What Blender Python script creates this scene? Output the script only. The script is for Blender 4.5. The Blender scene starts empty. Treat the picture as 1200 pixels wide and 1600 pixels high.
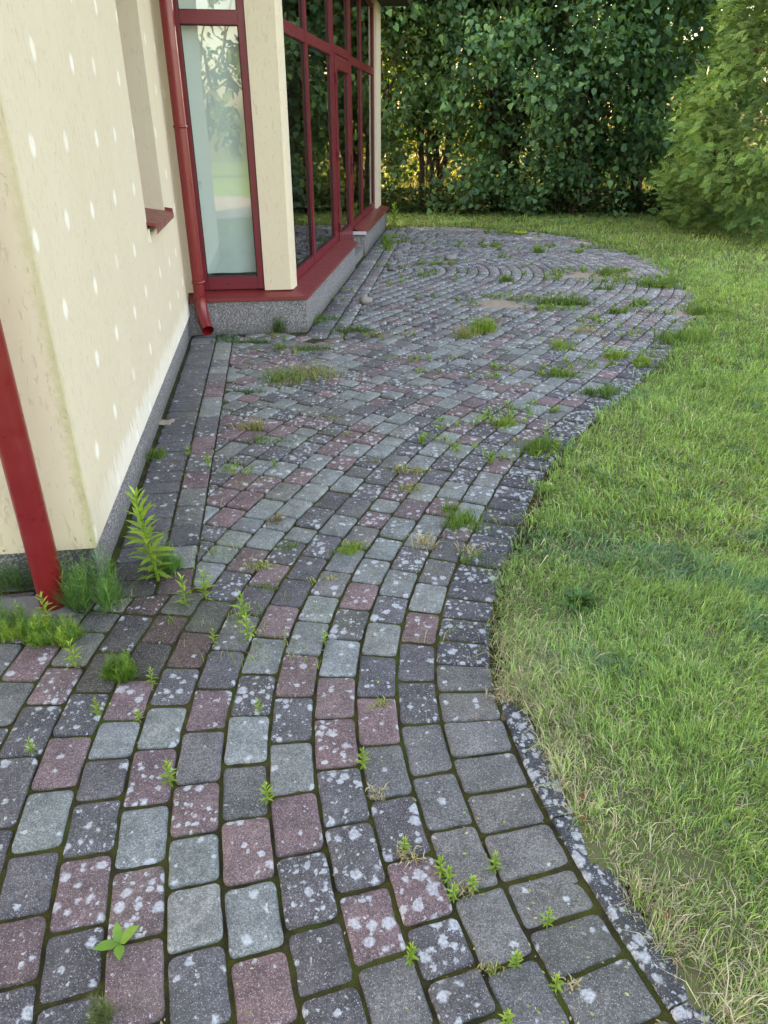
import bpy, bmesh, math, random
import numpy as np
from mathutils import Vector, Matrix

# ------------------------------------------------------------------ camera, sky, sun, exposure
sc = bpy.context.scene
CAM_H = 1.6
PITCH = math.radians(28)
cam_d = bpy.data.cameras.new('camera')
cam = bpy.data.objects.new('camera', cam_d)
sc.collection.objects.link(cam)
cam.location = (0, 0, CAM_H)
cam.rotation_euler = (math.radians(90) - PITCH, 0, 0)
cam_d.sensor_fit = 'VERTICAL'
cam_d.sensor_height = 36
cam_d.lens = 36 * 1150 / 1600
cam_d.clip_start = 0.02
cam_d.clip_end = 2000
sc.camera = cam

SUN_AZ = math.radians(-55)       # measured from +Y, negative is to the left
SUN_EL = math.radians(17)
world = bpy.data.worlds.new('World')
sc.world = world
world.use_nodes = True
wn = world.node_tree
wn.nodes.clear()
wo = wn.nodes.new('ShaderNodeOutputWorld')
wb = wn.nodes.new('ShaderNodeBackground')
sky = wn.nodes.new('ShaderNodeTexSky')
sky.sky_type = 'NISHITA'
sky.sun_disc = False
sky.sun_elevation = SUN_EL
sky.sun_rotation = SUN_AZ
sky.air_density = 1.0
sky.dust_density = 2.5
sky.ozone_density = 1.0
wb.inputs['Strength'].default_value = 0.15
wn.links.new(sky.outputs[0], wb.inputs[0])
wn.links.new(wb.outputs[0], wo.inputs[0])

sun_d = bpy.data.lights.new('sun', 'SUN')
sun_d.energy = 4.0
sun_d.angle = math.radians(0.5)
sun_d.color = (1.0, 0.86, 0.66)
sun = bpy.data.objects.new('sun', sun_d)
sc.collection.objects.link(sun)
sdir = Vector((math.sin(SUN_AZ) * math.cos(SUN_EL), math.cos(SUN_AZ) * math.cos(SUN_EL), math.sin(SUN_EL)))
sun.rotation_euler = (-sdir).to_track_quat('-Z', 'Y').to_euler()
sun.location = sdir * 60

vs = sc.view_settings
vs.view_transform = 'Standard'
vs.look = 'None'
vs.exposure = 3.08
vs.gamma = 1.0
vs.use_curve_mapping = False
vs.use_white_balance = True
vs.white_balance_temperature = 8600
vs.white_balance_tint = 20

rng = np.random.default_rng(7)
random.seed(7)
C = sc.collection

# ------------------------------------------------------------------ helpers
ORI = {}

def tag(o, label=None, cat=None, group=None, kind=None):
    if label: o['label'] = label
    if cat: o['category'] = cat
    if group: o['group'] = group
    if kind: o['kind'] = kind
    return o

def empty(name, loc):
    o = bpy.data.objects.new(name, None)
    C.objects.link(o)
    o.location = loc
    o.empty_display_size = 0.1
    ORI[o.name] = np.array(loc, float)
    return o

def mk(name, V, F, mat, parent=None, smooth=False, origin=None, attrs=None):
    """Link ONE mesh object. V are world coordinates, F is a list of faces or (loops, sizes)."""
    V = np.asarray(V, float).reshape(-1, 3)
    if parent is not None:
        org = ORI[parent.name]
    else:
        org = np.array(origin, float) if origin is not None else np.zeros(3)
    me = bpy.data.meshes.new(name)
    L = (V - org).astype(np.float32)
    if isinstance(F, tuple):
        loops, sizes = F
        loops = np.asarray(loops, np.int32); sizes = np.asarray(sizes, np.int32)
        me.vertices.add(len(L)); me.vertices.foreach_set('co', L.ravel())
        me.loops.add(len(loops)); me.loops.foreach_set('vertex_index', loops)
        me.polygons.add(len(sizes))
        starts = np.concatenate([[0], np.cumsum(sizes)[:-1]]).astype(np.int32)
        me.polygons.foreach_set('loop_start', starts)
        me.update(calc_edges=True)
        me.validate()
    else:
        me.from_pydata(L.tolist(), [], F)
        me.update()
    if attrs:
        for an, arr in attrs.items():
            arr = np.asarray(arr, np.float32)
            if arr.ndim == 2:
                at = me.attributes.new(an, 'FLOAT_COLOR', 'POINT')
                full = np.ones((len(L), 4), np.float32); full[:, :3] = arr[:, :3]
                at.data.foreach_set('color', full.ravel())
            else:
                at = me.attributes.new(an, 'FLOAT', 'POINT')
                at.data.foreach_set('value', arr)
    if smooth:
        me.polygons.foreach_set('use_smooth', np.ones(len(me.polygons), bool))
    if mat: me.materials.append(mat)
    o = bpy.data.objects.new(name, me)
    C.objects.link(o)
    if parent is not None:
        o.parent = parent
    else:
        o.location = org
    ORI[o.name] = org
    return o

def g(x, y, z=0.0):
    """Ground point under pixel (x, y) of the 1200x1600 photograph (used for measuring the plan)."""
    u = (x - 600) / 1150; v = (y - 800) / 1150
    t = (CAM_H - z) / (math.sin(PITCH) + v * math.cos(PITCH))
    return np.array([u * t, (math.cos(PITCH) - v * math.sin(PITCH)) * t])

def vnoise(x, y, f, seed=0):
    """smooth pseudo noise, about -1..1"""
    r = np.random.default_rng(seed)
    s = 0
    for i in range(5):
        a = r.uniform(0, 2 * math.pi); k = f * r.uniform(.6, 1.5); ph = r.uniform(0, 6.28)
        a2 = r.uniform(0, 6.28)
        s = s + np.sin((x * math.cos(a) + y * math.sin(a)) * k + ph + 1.3 * np.sin((x * math.cos(a2) + y * math.sin(a2)) * k * .7))
    return s / 3.2

# ------------------------------------------------------------------ material helpers
class NT:
    def __init__(s, name):
        s.m = bpy.data.materials.new(name); s.m.use_nodes = True
        s.t = s.m.node_tree; s.t.nodes.clear()
        s.out = s.n('ShaderNodeOutputMaterial')
    def n(s, typ, **kw):
        nd = s.t.nodes.new(typ)
        for k, v in kw.items(): setattr(nd, k, v)
        return nd
    def set(s, sock, v):
        if hasattr(v, 'links') or isinstance(v, bpy.types.NodeSocket): s.t.links.new(v, sock)
        else:
            if isinstance(v, tuple) and len(v) == 3 and sock.type == 'RGBA': v = (*v, 1)
            sock.default_value = v
    def math(s, op, a, b=0.0, c=None, clamp=False):
        nd = s.n('ShaderNodeMath', operation=op, use_clamp=clamp)
        s.set(nd.inputs[0], a); s.set(nd.inputs[1], b)
        if c is not None: s.set(nd.inputs[2], c)
        return nd.outputs[0]
    def mix(s, f, a, b, blend='MIX'):
        nd = s.n('ShaderNodeMix', data_type='RGBA', blend_type=blend)
        nd.clamp_factor = True
        s.set(nd.inputs[0], f); s.set(nd.inputs[6], a); s.set(nd.inputs[7], b)
        return nd.outputs[2]
    def noise(s, vec, scale, detail=2, rough=.5, dist=0):
        nd = s.n('ShaderNodeTexNoise'); s.set(nd.inputs['Vector'], vec)
        nd.inputs['Scale'].default_value = scale; nd.inputs['Detail'].default_value = detail
        nd.inputs['Roughness'].default_value = rough; nd.inputs['Distortion'].default_value = dist
        return nd
    def vor(s, vec, scale, rnd=1.0):
        nd = s.n('ShaderNodeTexVoronoi'); s.set(nd.inputs['Vector'], vec)
        nd.inputs['Scale'].default_value = scale; nd.inputs['Randomness'].default_value = rnd
        return nd
    def vm(s, op, a, b=None, sc_=None):
        nd = s.n('ShaderNodeVectorMath', operation=op); s.set(nd.inputs[0], a)
        if b is not None: s.set(nd.inputs[1], b)
        if sc_ is not None: s.set(nd.inputs['Scale'], sc_)
        return nd
    def rng(s, v, a, b, c=0.0, d=1.0, smooth=False):
        nd = s.n('ShaderNodeMapRange'); nd.clamp = True
        if smooth: nd.interpolation_type = 'SMOOTHSTEP'
        s.set(nd.inputs[0], v)
        for i, q in enumerate((a, b, c, d)): s.set(nd.inputs[1 + i], q)
        return nd.outputs[0]
    def pos(s):
        return s.n('ShaderNodeNewGeometry').outputs['Position']
    def attr(s, name):
        return s.n('ShaderNodeAttribute', attribute_name=name)
    def bump(s, hgt, strength=.5, dist=.01, normal=None):
        nd = s.n('ShaderNodeBump'); s.set(nd.inputs['Height'], hgt)
        nd.inputs['Strength'].default_value = strength; nd.inputs['Distance'].default_value = dist
        if normal is not None: s.set(nd.inputs['Normal'], normal)
        return nd.outputs[0]
    def pbr(s, col, rough=.8, normal=None, spec=.5, metal=0.0, coat=0.0):
        nd = s.n('ShaderNodeBsdfPrincipled')
        s.set(nd.inputs['Base Color'], col); s.set(nd.inputs['Roughness'], rough)
        nd.inputs['Specular IOR Level'].default_value = spec; nd.inputs['Metallic'].default_value = metal
        nd.inputs['Coat Weight'].default_value = coat; nd.inputs['Coat Roughness'].default_value = .15
        if normal is not None: s.set(nd.inputs['Normal'], normal)
        return nd.outputs[0]
    def done(s, sh):
        s.t.links.new(sh, s.out.inputs['Surface']); return s.m

def mat_leaf(name, trans=.35, rough=.5, spec=.4, tcol=(1.25, 1.15, .45)):
    n = NT(name)
    col = n.attr('col').outputs['Color']
    ns = n.noise(n.pos(), 60, 2)
    c2 = n.mix(1.0, col, n.mix(ns.outputs[0], (.72, .74, .7), (1.25, 1.22, 1.2)), 'MULTIPLY')
    b = n.pbr(c2, rough, spec=spec)
    tr = n.n('ShaderNodeBsdfTranslucent')
    n.set(tr.inputs[0], n.mix(1.0, c2, (*tcol,), 'MULTIPLY'))
    mx = n.n('ShaderNodeMixShader'); mx.inputs[0].default_value = trans
    n.t.links.new(b, mx.inputs[1]); n.t.links.new(tr.outputs[0], mx.inputs[2])
    return n.done(mx.outputs[0])

def mat_paver():
    n = NT('tumbled_concrete')
    p = n.pos()
    tint = n.attr('tint').outputs['Color']
    lich = n.math('MULTIPLY', n.attr('lich').outputs['Fac'], n.rng(n.noise(p, 3.2, 3, .6).outputs[0], .3, .7, .15, 1.8))
    big = n.noise(p, 9, 4, .6).outputs[0]
    grain = n.noise(p, 330, 3, .65).outputs[0]
    c = n.mix(1.0, tint, n.mix(n.rng(big, .25, .75), (.68, .68, .67), (1.34, 1.33, 1.32)), 'MULTIPLY')
    c = n.mix(1.0, c, n.mix(n.rng(n.noise(p, 38, 4, .65).outputs[0], .3, .7), (.76, .77, .77), (1.24, 1.23, 1.22)), 'MULTIPLY')
    c = n.mix(1.0, c, n.mix(n.rng(grain, .3, .7), (.48, .48, .48), (1.5, 1.5, 1.5)), 'MULTIPLY')
    c = n.mix(1.0, c, n.mix(n.rng(n.noise(p, 150, 3, .7).outputs[0], .34, .66), (.68, .68, .68), (1.32, 1.32, 1.32)), 'MULTIPLY')
    sp = n.vor(p, 300)
    sr = n.n('ShaderNodeSeparateColor'); n.set(sr.inputs[0], sp.outputs['Color'])
    dots = n.math('MULTIPLY', n.rng(sp.outputs['Distance'], .42, .2), n.rng(sr.outputs[0], .62, .68))
    c = n.mix(n.math('MULTIPLY', dots, .7), c, (.5, .5, .5))
    dk = n.math('MULTIPLY', n.rng(sp.outputs['Distance'], .45, .25), n.rng(sr.outputs[1], .72, .78))
    c = n.mix(n.math('MULTIPLY', dk, .6), c, (.03, .03, .033))
    # greenish film
    film = n.rng(n.noise(p, 3.1, 3).outputs[0], .52, .75)
    c = n.mix(n.math('MULTIPLY', film, .22), c, (.12, .13, .06))
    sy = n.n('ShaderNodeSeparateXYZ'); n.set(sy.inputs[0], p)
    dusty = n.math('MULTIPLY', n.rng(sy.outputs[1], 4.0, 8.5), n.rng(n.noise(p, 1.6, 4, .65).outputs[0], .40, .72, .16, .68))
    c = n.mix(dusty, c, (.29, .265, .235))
    # lichen rosettes
    wob = n.vm('SCALE', n.vm('SUBTRACT', n.noise(p, 75, 3, .6).outputs['Color'], (.5, .5, .5)).outputs[0], sc_=.022).outputs[0]
    q = n.vm('ADD', p, wob).outputs[0]
    masks = []
    for scale, k, off in ((26, .85, (0, 0, 0)), (44, .55, (3.1, 7.7, 0)), (110, .22, (9.4, 1.2, 0))):
        v = n.n('ShaderNodeTexVoronoi'); v.voronoi_dimensions = '2D'
        n.set(v.inputs['Vector'], n.vm('ADD', q, off).outputs[0]); v.inputs['Scale'].default_value = scale
        s_ = n.n('ShaderNodeSeparateColor'); n.set(s_.inputs[0], v.outputs['Color'])
        on = n.math('LESS_THAN', s_.outputs[0], n.math('MULTIPLY', lich, k))
        rad = n.math('MULTIPLY_ADD', n.math('POWER', s_.outputs[1], 1.6), .36, .13)
        mk_ = n.math('MULTIPLY', on, n.rng(n.math('SUBTRACT', rad, v.outputs['Distance']), -.04, .11))
        masks.append(mk_)
    m = n.math('MAXIMUM', n.math('MAXIMUM', masks[0], masks[1]), masks[2])
    mott = n.rng(n.noise(p, 140, 3, .7).outputs[0], .32, .62, .35, 1.0)
    m = n.math('MULTIPLY', m, mott)
    lc = n.mix(n.noise(p, 20, 2).outputs[0], (.46, .48, .49), (.68, .70, .70))
    c = n.mix(n.math('MULTIPLY', m, .8), c, lc)
    hgt = n.math('ADD', n.math('MULTIPLY', grain, 1.0), n.math('MULTIPLY', m, .35))
    hgt = n.math('ADD', hgt, n.math('MULTIPLY', n.noise(p, 40, 3).outputs[0], .8))
    return n.done(n.pbr(c, .86, n.bump(hgt, .75, .0025), spec=.35))

def mat_moss():
    n = NT('mossy_joint')
    p = n.pos()
    a = n.noise(p, 16, 4, .6).outputs[0]
    f = n.noise(p, 420, 3, .7).outputs[0]
    c = n.mix(n.rng(a, .36, .62), (.045, .035, .022), (.085, .082, .016))
    c = n.mix(n.rng(n.noise(p, 5, 2).outputs[0], .5, .68), c, (.075, .095, .02))
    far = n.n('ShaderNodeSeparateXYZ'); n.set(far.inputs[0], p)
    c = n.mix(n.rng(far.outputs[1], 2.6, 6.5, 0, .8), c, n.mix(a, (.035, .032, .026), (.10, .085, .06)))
    c = n.mix(1.0, c, n.mix(n.rng(f, .3, .7), (.4, .4, .4), (1.5, 1.5, 1.4)), 'MULTIPLY')
    return n.done(n.pbr(c, .95, n.bump(f, 1.0, .006), spec=.15))

A0 = np.array([-1.096, 2.407]); AD = np.array([-.1368, .9906]); AR = np.array([.9906, .1368])
B0 = np.array([-.662, 6.335]); ED = np.array([.1007, .9949]); ER = np.array([.9949, -.1007])

def mat_plaster():
    n = NT('cream_scratch_plaster')
    p = n.pos()
    rel = n.vm('SUBTRACT', p, (A0[0], A0[1], 0)).outputs[0]
    u = n.vm('DOT_PRODUCT', rel, (AD[0], AD[1], 0)).outputs['Value']
    w = n.vm('DOT_PRODUCT', rel, (AR[0], AR[1], 0)).outputs['Value']
    z = n.n('ShaderNodeSeparateXYZ'); n.set(z.inputs[0], p); z = z.outputs[2]
    # vertical scratches of the render
    mp = n.vm('MULTIPLY', p, (1, 1, .28)).outputs[0]
    wv = n.noise(mp, 70, 3, .6, .6).outputs[0]
    gro = n.rng(wv, .60, .66)
    fine = n.noise(p, 420, 3, .7).outputs[0]
    cloud = n.noise(n.vm('MULTIPLY', p, (1.6, 1.6, .5)).outputs[0], 2.2, 4, .6).outputs[0]
    c = n.mix(cloud, (.645, .54, .39), (.71, .615, .475))
    c = n.mix(n.rng(fine, .35, .7, 0, .22), c, (.58, .44, .26))
    onA = n.math('MULTIPLY', n.math('LESS_THAN', n.math('ABSOLUTE', w), .004), n.math('GREATER_THAN', u, .02))
    # anchor spots, a staggered lattice on the long wall
    rowf = n.math('DIVIDE', n.math('SUBTRACT', z, .5965), .267)
    rid = n.math('FLOOR', rowf)
    zz = n.math('MULTIPLY', n.math('SUBTRACT', n.math('FRACT', rowf), .5), .267)
    stag = n.math('MULTIPLY', n.math('MODULO', n.math('ADD', rid, 20.0), 2.0), .245)
    uf = n.math('DIVIDE', n.math('ADD', n.math('ADD', u, stag), .24), .49)
    cid = n.math('FLOOR', uf)
    wn_ = n.n('ShaderNodeTexWhiteNoise'); wn_.noise_dimensions = '2D'
    cb = n.n('ShaderNodeCombineXYZ'); n.set(cb.inputs[0], rid); n.set(cb.inputs[1], cid); n.set(wn_.inputs['Vector'], cb.outputs[0])
    ws = n.n('ShaderNodeSeparateColor'); n.set(ws.inputs[0], wn_.outputs['Color'])
    uu = n.math('MULTIPLY', n.math('SUBTRACT', n.math('FRACT', uf), .5), .49)
    uu = n.math('ADD', uu, n.math('MULTIPLY', n.math('SUBTRACT', ws.outputs[0], .5), .14))
    zz = n.math('ADD', zz, n.math('MULTIPLY', n.math('SUBTRACT', ws.outputs[1], .5), .035))
    dd = n.math('SQRT', n.math('ADD', n.math('MULTIPLY', uu, uu), n.math('MULTIPLY', n.math('MULTIPLY', zz, zz), .75)))
    dd = n.math('ADD', dd, n.math('MULTIPLY', n.math('SUBTRACT', n.noise(p, 120, 2).outputs[0], .5), .012))
    spot = n.math('MULTIPLY', n.rng(dd, .037, .020), n.rng(ws.outputs[2], .05, .35, .45, 1.0))
    spot = n.math('MULTIPLY', spot, onA)
    c = n.mix(n.math('MULTIPLY', spot, .75), c, (.88, .84, .74))
    # salt bloom rising from the plinth
    jag = n.noise(n.vm('MULTIPLY', p, (9, 9, .8)).outputs[0], 3.5, 4, .7).outputs[0]
    hgt = n.math('MULTIPLY_ADD', jag, .38, -.04)
    bl = n.rng(n.math('SUBTRACT', hgt, n.math('SUBTRACT', z, .15)), 0.0, .03)
    bl = n.math('MULTIPLY', bl, n.math('MULTIPLY', onA, n.rng(u, .1, .6, .15, 1.0)))
    c = n.mix(n.math('MULTIPLY', bl, .55), c, (.84, .80, .72))
    # rain streaks and algae at the corner
    st = n.noise(n.vm('MULTIPLY', p, (14, 14, .5)).outputs[0], 2.0, 3, .6).outputs[0]
    c = n.mix(n.math('MULTIPLY', n.rng(st, .5, .75), .05), c, (.58, .53, .36))
    cu = n.math('ABSOLUTE', u); cw = n.math('ABSOLUTE', w)
    dc = n.math('ADD', n.math('MAXIMUM', cu, cw), n.math('MULTIPLY', n.math('SUBTRACT', n.noise(p, 30, 4, .7).outputs[0], .5), .09))
    al = n.rng(dc, .042, .0)
    al = n.math('MULTIPLY', al, n.rng(z, 2.0, .5, .35, 1.0))
    c = n.mix(n.math('MULTIPLY', al, .55), c, (.36, .35, .10))
    c = n.mix(n.math('MULTIPLY', gro, .13), c, (.50, .42, .28))
    # yellowed foot of the gable wall
    ft = n.math('MULTIPLY', n.rng(z, .6, .16), n.math('LESS_THAN', u, .004))
    c = n.mix(n.math('MULTIPLY', ft, .2), c, (.62, .58, .28))
    h = n.math('SUBTRACT', n.math('MULTIPLY', fine, .35), n.math('MULTIPLY', gro, 1.0))
    return n.done(n.pbr(c, .93, n.bump(h, .7, .003), spec=.2))

def mat_chip(name, a, b, c_, scale=150):
    n = NT(name)
    p = n.pos()
    v = n.vor(p, scale)
    s = n.n('ShaderNodeSeparateColor'); n.set(s.inputs[0], v.outputs['Color'])
    c = n.mix(n.math('GREATER_THAN', s.outputs[0], .42), a, b)
    c = n.mix(n.math('GREATER_THAN', s.outputs[1], .80), c, c_)
    c = n.mix(n.rng(v.outputs['Distance'], .4, .7, 0, .55), c, (.10, .09, .085))
    d = n.noise(p, 5, 3).outputs[0]
    c = n.mix(1.0, c, n.mix(d, (.8, .8, .8), (1.15, 1.15, 1.15)), 'MULTIPLY')
    z = n.n('ShaderNodeSeparateXYZ'); n.set(z.inputs[0], p)
    foot_dark = n.math('MULTIPLY', n.rng(n.math('ADD', z.outputs[2], n.math('MULTIPLY', d, -.1)), .04, -.05), .5)  # render gets darker towards the ground, with an uneven edge
    c = n.mix(foot_dark, c, (.06, .06, .04))
    return n.done(n.pbr(c, .7, n.bump(v.outputs['Distance'], .6, -.003), spec=.4))

def mat_paint(name, col, rough=.35, coat=.3, var=.12):
    n = NT(name)
    p = n.pos()
    d = n.noise(p, 14, 4, .65).outputs[0]
    c = n.mix(1.0, col, n.mix(d, (1 - var, 1 - var, 1 - var), (1 + var, 1 + var, 1 + var)), 'MULTIPLY')
    dust = n.rng(n.noise(p, 90, 4, .7).outputs[0], .60, .8, 0, .07)
    c = n.mix(dust, c, (.36, .31, .27))
    r = n.rng(d, .3, .7, rough - .08, rough + .12)
    return n.done(n.pbr(c, r, n.bump(n.noise(p, 25, 2).outputs[0], .06, .004), spec=.5, coat=coat))

def mat_simple(name, col, rough=.8, scale=30, var=.2, bump=.3, spec=.3, bdist=.004):
    n = NT(name)
    p = n.pos()
    d = n.noise(p, scale, 4, .6).outputs[0]
    c = n.mix(1.0, col, n.mix(d, (1 - var,) * 3, (1 + var,) * 3), 'MULTIPLY')
    return n.done(n.pbr(c, rough, n.bump(n.noise(p, scale * 4, 3).outputs[0], bump, bdist), spec=spec))

def mat_glass(tint=(.86, .93, .9)):
    n = NT('window_glass')
    fr = n.n('ShaderNodeFresnel'); fr.inputs['IOR'].default_value = 2.25
    tr = n.n('ShaderNodeBsdfTransparent'); n.set(tr.inputs[0], tint)
    gl = n.n('ShaderNodeBsdfGlossy'); gl.inputs['Roughness'].default_value = .012
    n.set(gl.inputs[0], (.95, .97, .96))
    wob = n.noise(n.pos(), 2.2, 1).outputs[0]
    nb = n.bump(wob, .05, .02); n.set(gl.inputs['Normal'], nb)
    mx = n.n('ShaderNodeMixShader')
    n.set(mx.inputs[0], fr.outputs[0])
    n.t.links.new(tr.outputs[0], mx.inputs[1]); n.t.links.new(gl.outputs[0], mx.inputs[2])
    return n.done(mx.outputs[0])

def mat_ground():
    n = NT('lawn_soil')
    p = n.pos()
    a = n.noise(p, 1.3, 4, .6).outputs[0]; b = n.noise(p, 45, 4, .7).outputs[0]
    c = n.mix(a, (.10, .13, .04), (.14, .175, .055))
    c = n.mix(n.rng(b, .4, .65), c, (.14, .12, .07))
    c = n.mix(1.0, c, n.mix(b, (.6, .6, .6), (1.3, 1.3, 1.3)), 'MULTIPLY')
    return n.done(n.pbr(c, .95, n.bump(b, .8, .02), spec=.1))

def mat_sand():
    n = NT('pale_sand')
    p = n.pos()
    b = n.noise(p, 260, 3, .7).outputs[0]
    c = n.mix(n.noise(p, 12, 3).outputs[0], (.30, .235, .16), (.42, .34, .25))
    c = n.mix(1.0, c, n.mix(b, (.7, .7, .7), (1.25, 1.25, 1.25)), 'MULTIPLY')
    return n.done(n.pbr(c, .95, n.bump(b, .6, .004), spec=.15))

M = dict(
    paver=mat_paver(), moss=mat_moss(), plaster=mat_plaster(),
    chip=mat_chip('granite_chip_render', (.27, .26, .275), (.14, .13, .135), (.42, .41, .41)),
    frame=mat_paint('wine_red_frame', (.165, .007, .017), .4, .15),
    pipe=mat_paint('red_pipe_enamel', (.195, .008, .011), .33, .2),
    sill=mat_paint('red_sheet_metal', (.200, .024, .023), .45, .15, .18),
    rawmetal=mat_simple('bare_sheet_edge', (.55, .55, .55), .4, 20, .1, .1, .5),
    glass=mat_glass(), ground=mat_ground(), sand=mat_sand(),
    blind=mat_simple('pale_blind', (.62, .69, .68), .8, 3, .04, .05),
    inner=mat_simple('room_plaster', (.42, .42, .38), .9, 3, .1, .05),
    innerfloor=mat_simple('room_floor', (.12, .10, .08), .5, 3, .1, .05),
    reveal=mat_simple('reveal_plaster', (.78, .70, .54), .92, 60, .06, .3),
    soffit=mat_simple('dark_soffit_board', (.045, .030, .024), .6, 20, .2, .2),
    roof=mat_simple('roof_tile', (.16, .05, .035), .8, 6, .2, .5),
    black=mat_simple('black_metal', (.02, .02, .02), .4, 20, .1, .1),
    bark=mat_simple('shrub_bark', (.075, .055, .040), .9, 30, .35, .9),
    kerb=mat_paver(), leaf=mat_leaf('shrub_leaf', .38, .5, .35), thuja=mat_leaf('conifer_spray', .2, .6, .25),
    grass=mat_leaf('grass_blade', .33, .55, .25, (1.15, 1.1, .6)), weed=mat_leaf('weed_leaf', .3, .5, .35),
    dry=mat_leaf('dry_stalk', .2, .8, .1, (1, .95, .8)),
    stone=mat_simple('pale_fieldstone', (.26, .24, .21), .85, 25, .25, .6),
    asphaltgrey=mat_simple('worn_concrete_pad', (.20, .19, .175), .9, 40, .25, .6),
)

# ------------------------------------------------------------------ plan of the paving: guide curve of its courses
HD = np.radians([-19.6, -9.9, 9.0, 19.8, 20.6, 30.1, 35.0, 33.7, 31.8, 30.8, 29.5, 25.7, 17.4, 8.5, 5.5, 5.4, 2.7, -4.2, -12.4, -20.5,
                 -31.7, -47.2, -61.8, -72.7, -82.3, -91.7, -96, -97, -97, -97, -97, -97])
KN = np.arange(len(HD)) * .6
PIT = .12907
DS = .02
START = np.array([.35049, .91529])

def integrate(hd):
    n0 = int(3.0 / DS)
    hd = np.concatenate([np.full(n0, hd[0]), hd])
    X = np.concatenate([[0], np.cumsum(np.sin(hd) * DS)[:-1]]); Y = np.concatenate([[0], np.cumsum(np.cos(hd) * DS)[:-1]])
    X += START[0] - X[n0]; Y += START[1] - Y[n0]
    return X, Y, hd, -n0 * DS

sgrid = np.arange(0, 18.2, DS)
BX, BY, BH, BS0 = integrate(np.interp(sgrid, KN, HD))          # the lawn edge is this curve at d = -0.22
# the courses: same curve, then a straight run and a true circle round the terrace door
RC = np.array([.02, 9.28])
hdc = np.interp(sgrid, KN, HD)
i0 = int(5.3 / DS)
tx, ty, _, _ = integrate(hdc)
n0 = int(3.0 / DS)
px, py = tx[n0 + i0], ty[n0 + i0]
ph = hdc[i0]
run = (RC[0] - px) * math.sin(ph) + (RC[1] - py) * math.cos(ph)
RAD = -((RC[0] - px) * math.cos(ph) - (RC[1] - py) * math.sin(ph))
for i in range(i0, len(hdc)):
    s_ = (i - i0) * DS
    hdc[i] = ph if s_ < run else max(ph - (s_ - run) / RAD, math.radians(-97))
GX, GY, GH, GS0 = integrate(hdc)
GK = np.gradient(GH, DS)

def gp(s, d):
    i = (s - GS0) / DS
    idx = np.arange(len(GX))
    x = np.interp(i, idx, GX); y = np.interp(i, idx, GY); h = np.interp(i, idx, GH)
    return np.array([x - d * math.cos(h), y + d * math.sin(h)])

def gfac(s, d):
    i = min(max(int((s - GS0) / DS), 0), len(GK) - 1)
    return 1 + d * GK[i]

def side(P, X=BX, Y=BY, H=BH, S0=BS0):
    """(s, d) of points against the lawn-edge curve, in chunks"""
    P = np.asarray(P, float).reshape(-1, 2)
    S = np.empty(len(P)); D = np.empty(len(P))
    Xs, Ys, Hs = X[::3], Y[::3], H[::3]
    for k in range(0, len(P), 20000):
        q = P[k:k + 20000]
        i = ((q[:, :1] - Xs) ** 2 + (q[:, 1:] - Ys) ** 2).argmin(1)
        dx = q[:, 0] - Xs[i]; dy = q[:, 1] - Ys[i]
        S[k:k + 20000] = S0 + i * 3 * DS + dx * np.sin(Hs[i]) + dy * np.cos(Hs[i])
        D[k:k + 20000] = -dx * np.cos(Hs[i]) + dy * np.sin(Hs[i])
    return S, D

def uA(p): return float((p - A0) @ AD)
def wA(p): return float((p - A0) @ AR)
def tF(p): return float((p - B0) @ ED)
def wF(p): return float((p - B0) @ ER)

# ------------------------------------------------------------------ ground sheet
gx = np.concatenate([np.linspace(-400, -30, 6), np.linspace(-24, 24, 25), np.linspace(30, 400, 6)])
gy = np.concatenate([np.linspace(-400, -30, 6), np.linspace(-24, 40, 33), np.linspace(50, 500, 6)])
XX, YY = np.meshgrid(gx, gy)
V = np.stack([XX.ravel(), YY.ravel(), np.full(XX.size, -.045)], 1)
nx = len(gx)
F = [[j * nx + i, j * nx + i + 1, (j + 1) * nx + i + 1, (j + 1) * nx + i] for j in range(len(gy) - 1) for i in range(nx - 1)]
tag(mk('ground', V, F, M['ground']), kind='structure')

# lawn as a height grid (no folds)
def lawn_grid():
    xs = np.arange(-3.0, 14, .11); ys = np.arange(-3, 17.5, .11)
    XX, YY = np.meshgrid(xs, ys)
    P = np.stack([XX.ravel(), YY.ravel()], 1)
    _, d = side(P)
    keep = (d < -.12)
    z = np.where(d < -.24, .004, -.03) + .006 * vnoise(P[:, 0], P[:, 1], 6, 5)
    V = np.column_stack([P, z])
    nx = len(xs)
    F = []
    K = keep.reshape(XX.shape)
    for j in range(len(ys) - 1):
        for i in range(nx - 1):
            if K[j, i] and K[j, i + 1] and K[j + 1, i] and K[j + 1, i + 1]:
                F.append([j * nx + i, j * nx + i + 1, (j + 1) * nx + i + 1, (j + 1) * nx + i])
    return V, F
V, F = lawn_grid()
tag(mk('lawn', V, F, M['ground'], smooth=True), kind='structure')

def flat(name, x0, x1, y0, y1, z, mat):
    V = [(x0, y0, z), (x1, y0, z), (x1, y1, z), (x0, y1, z)]
    tag(mk(name, V, [[0, 1, 2, 3]], mat), kind='structure')
flat('rear_patio', -4.5, 2.2, -6.6, -2.2, -.02, mat_simple('pale_patio_paving', (.34, .30, .26), .85, 6, .25, .4))
flat('rear_lawn', -25, 25, -24, -6.7, -.025, mat_simple('distant_turf', (.17, .27, .06), .9, 8, .3, .6, .1))

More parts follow.
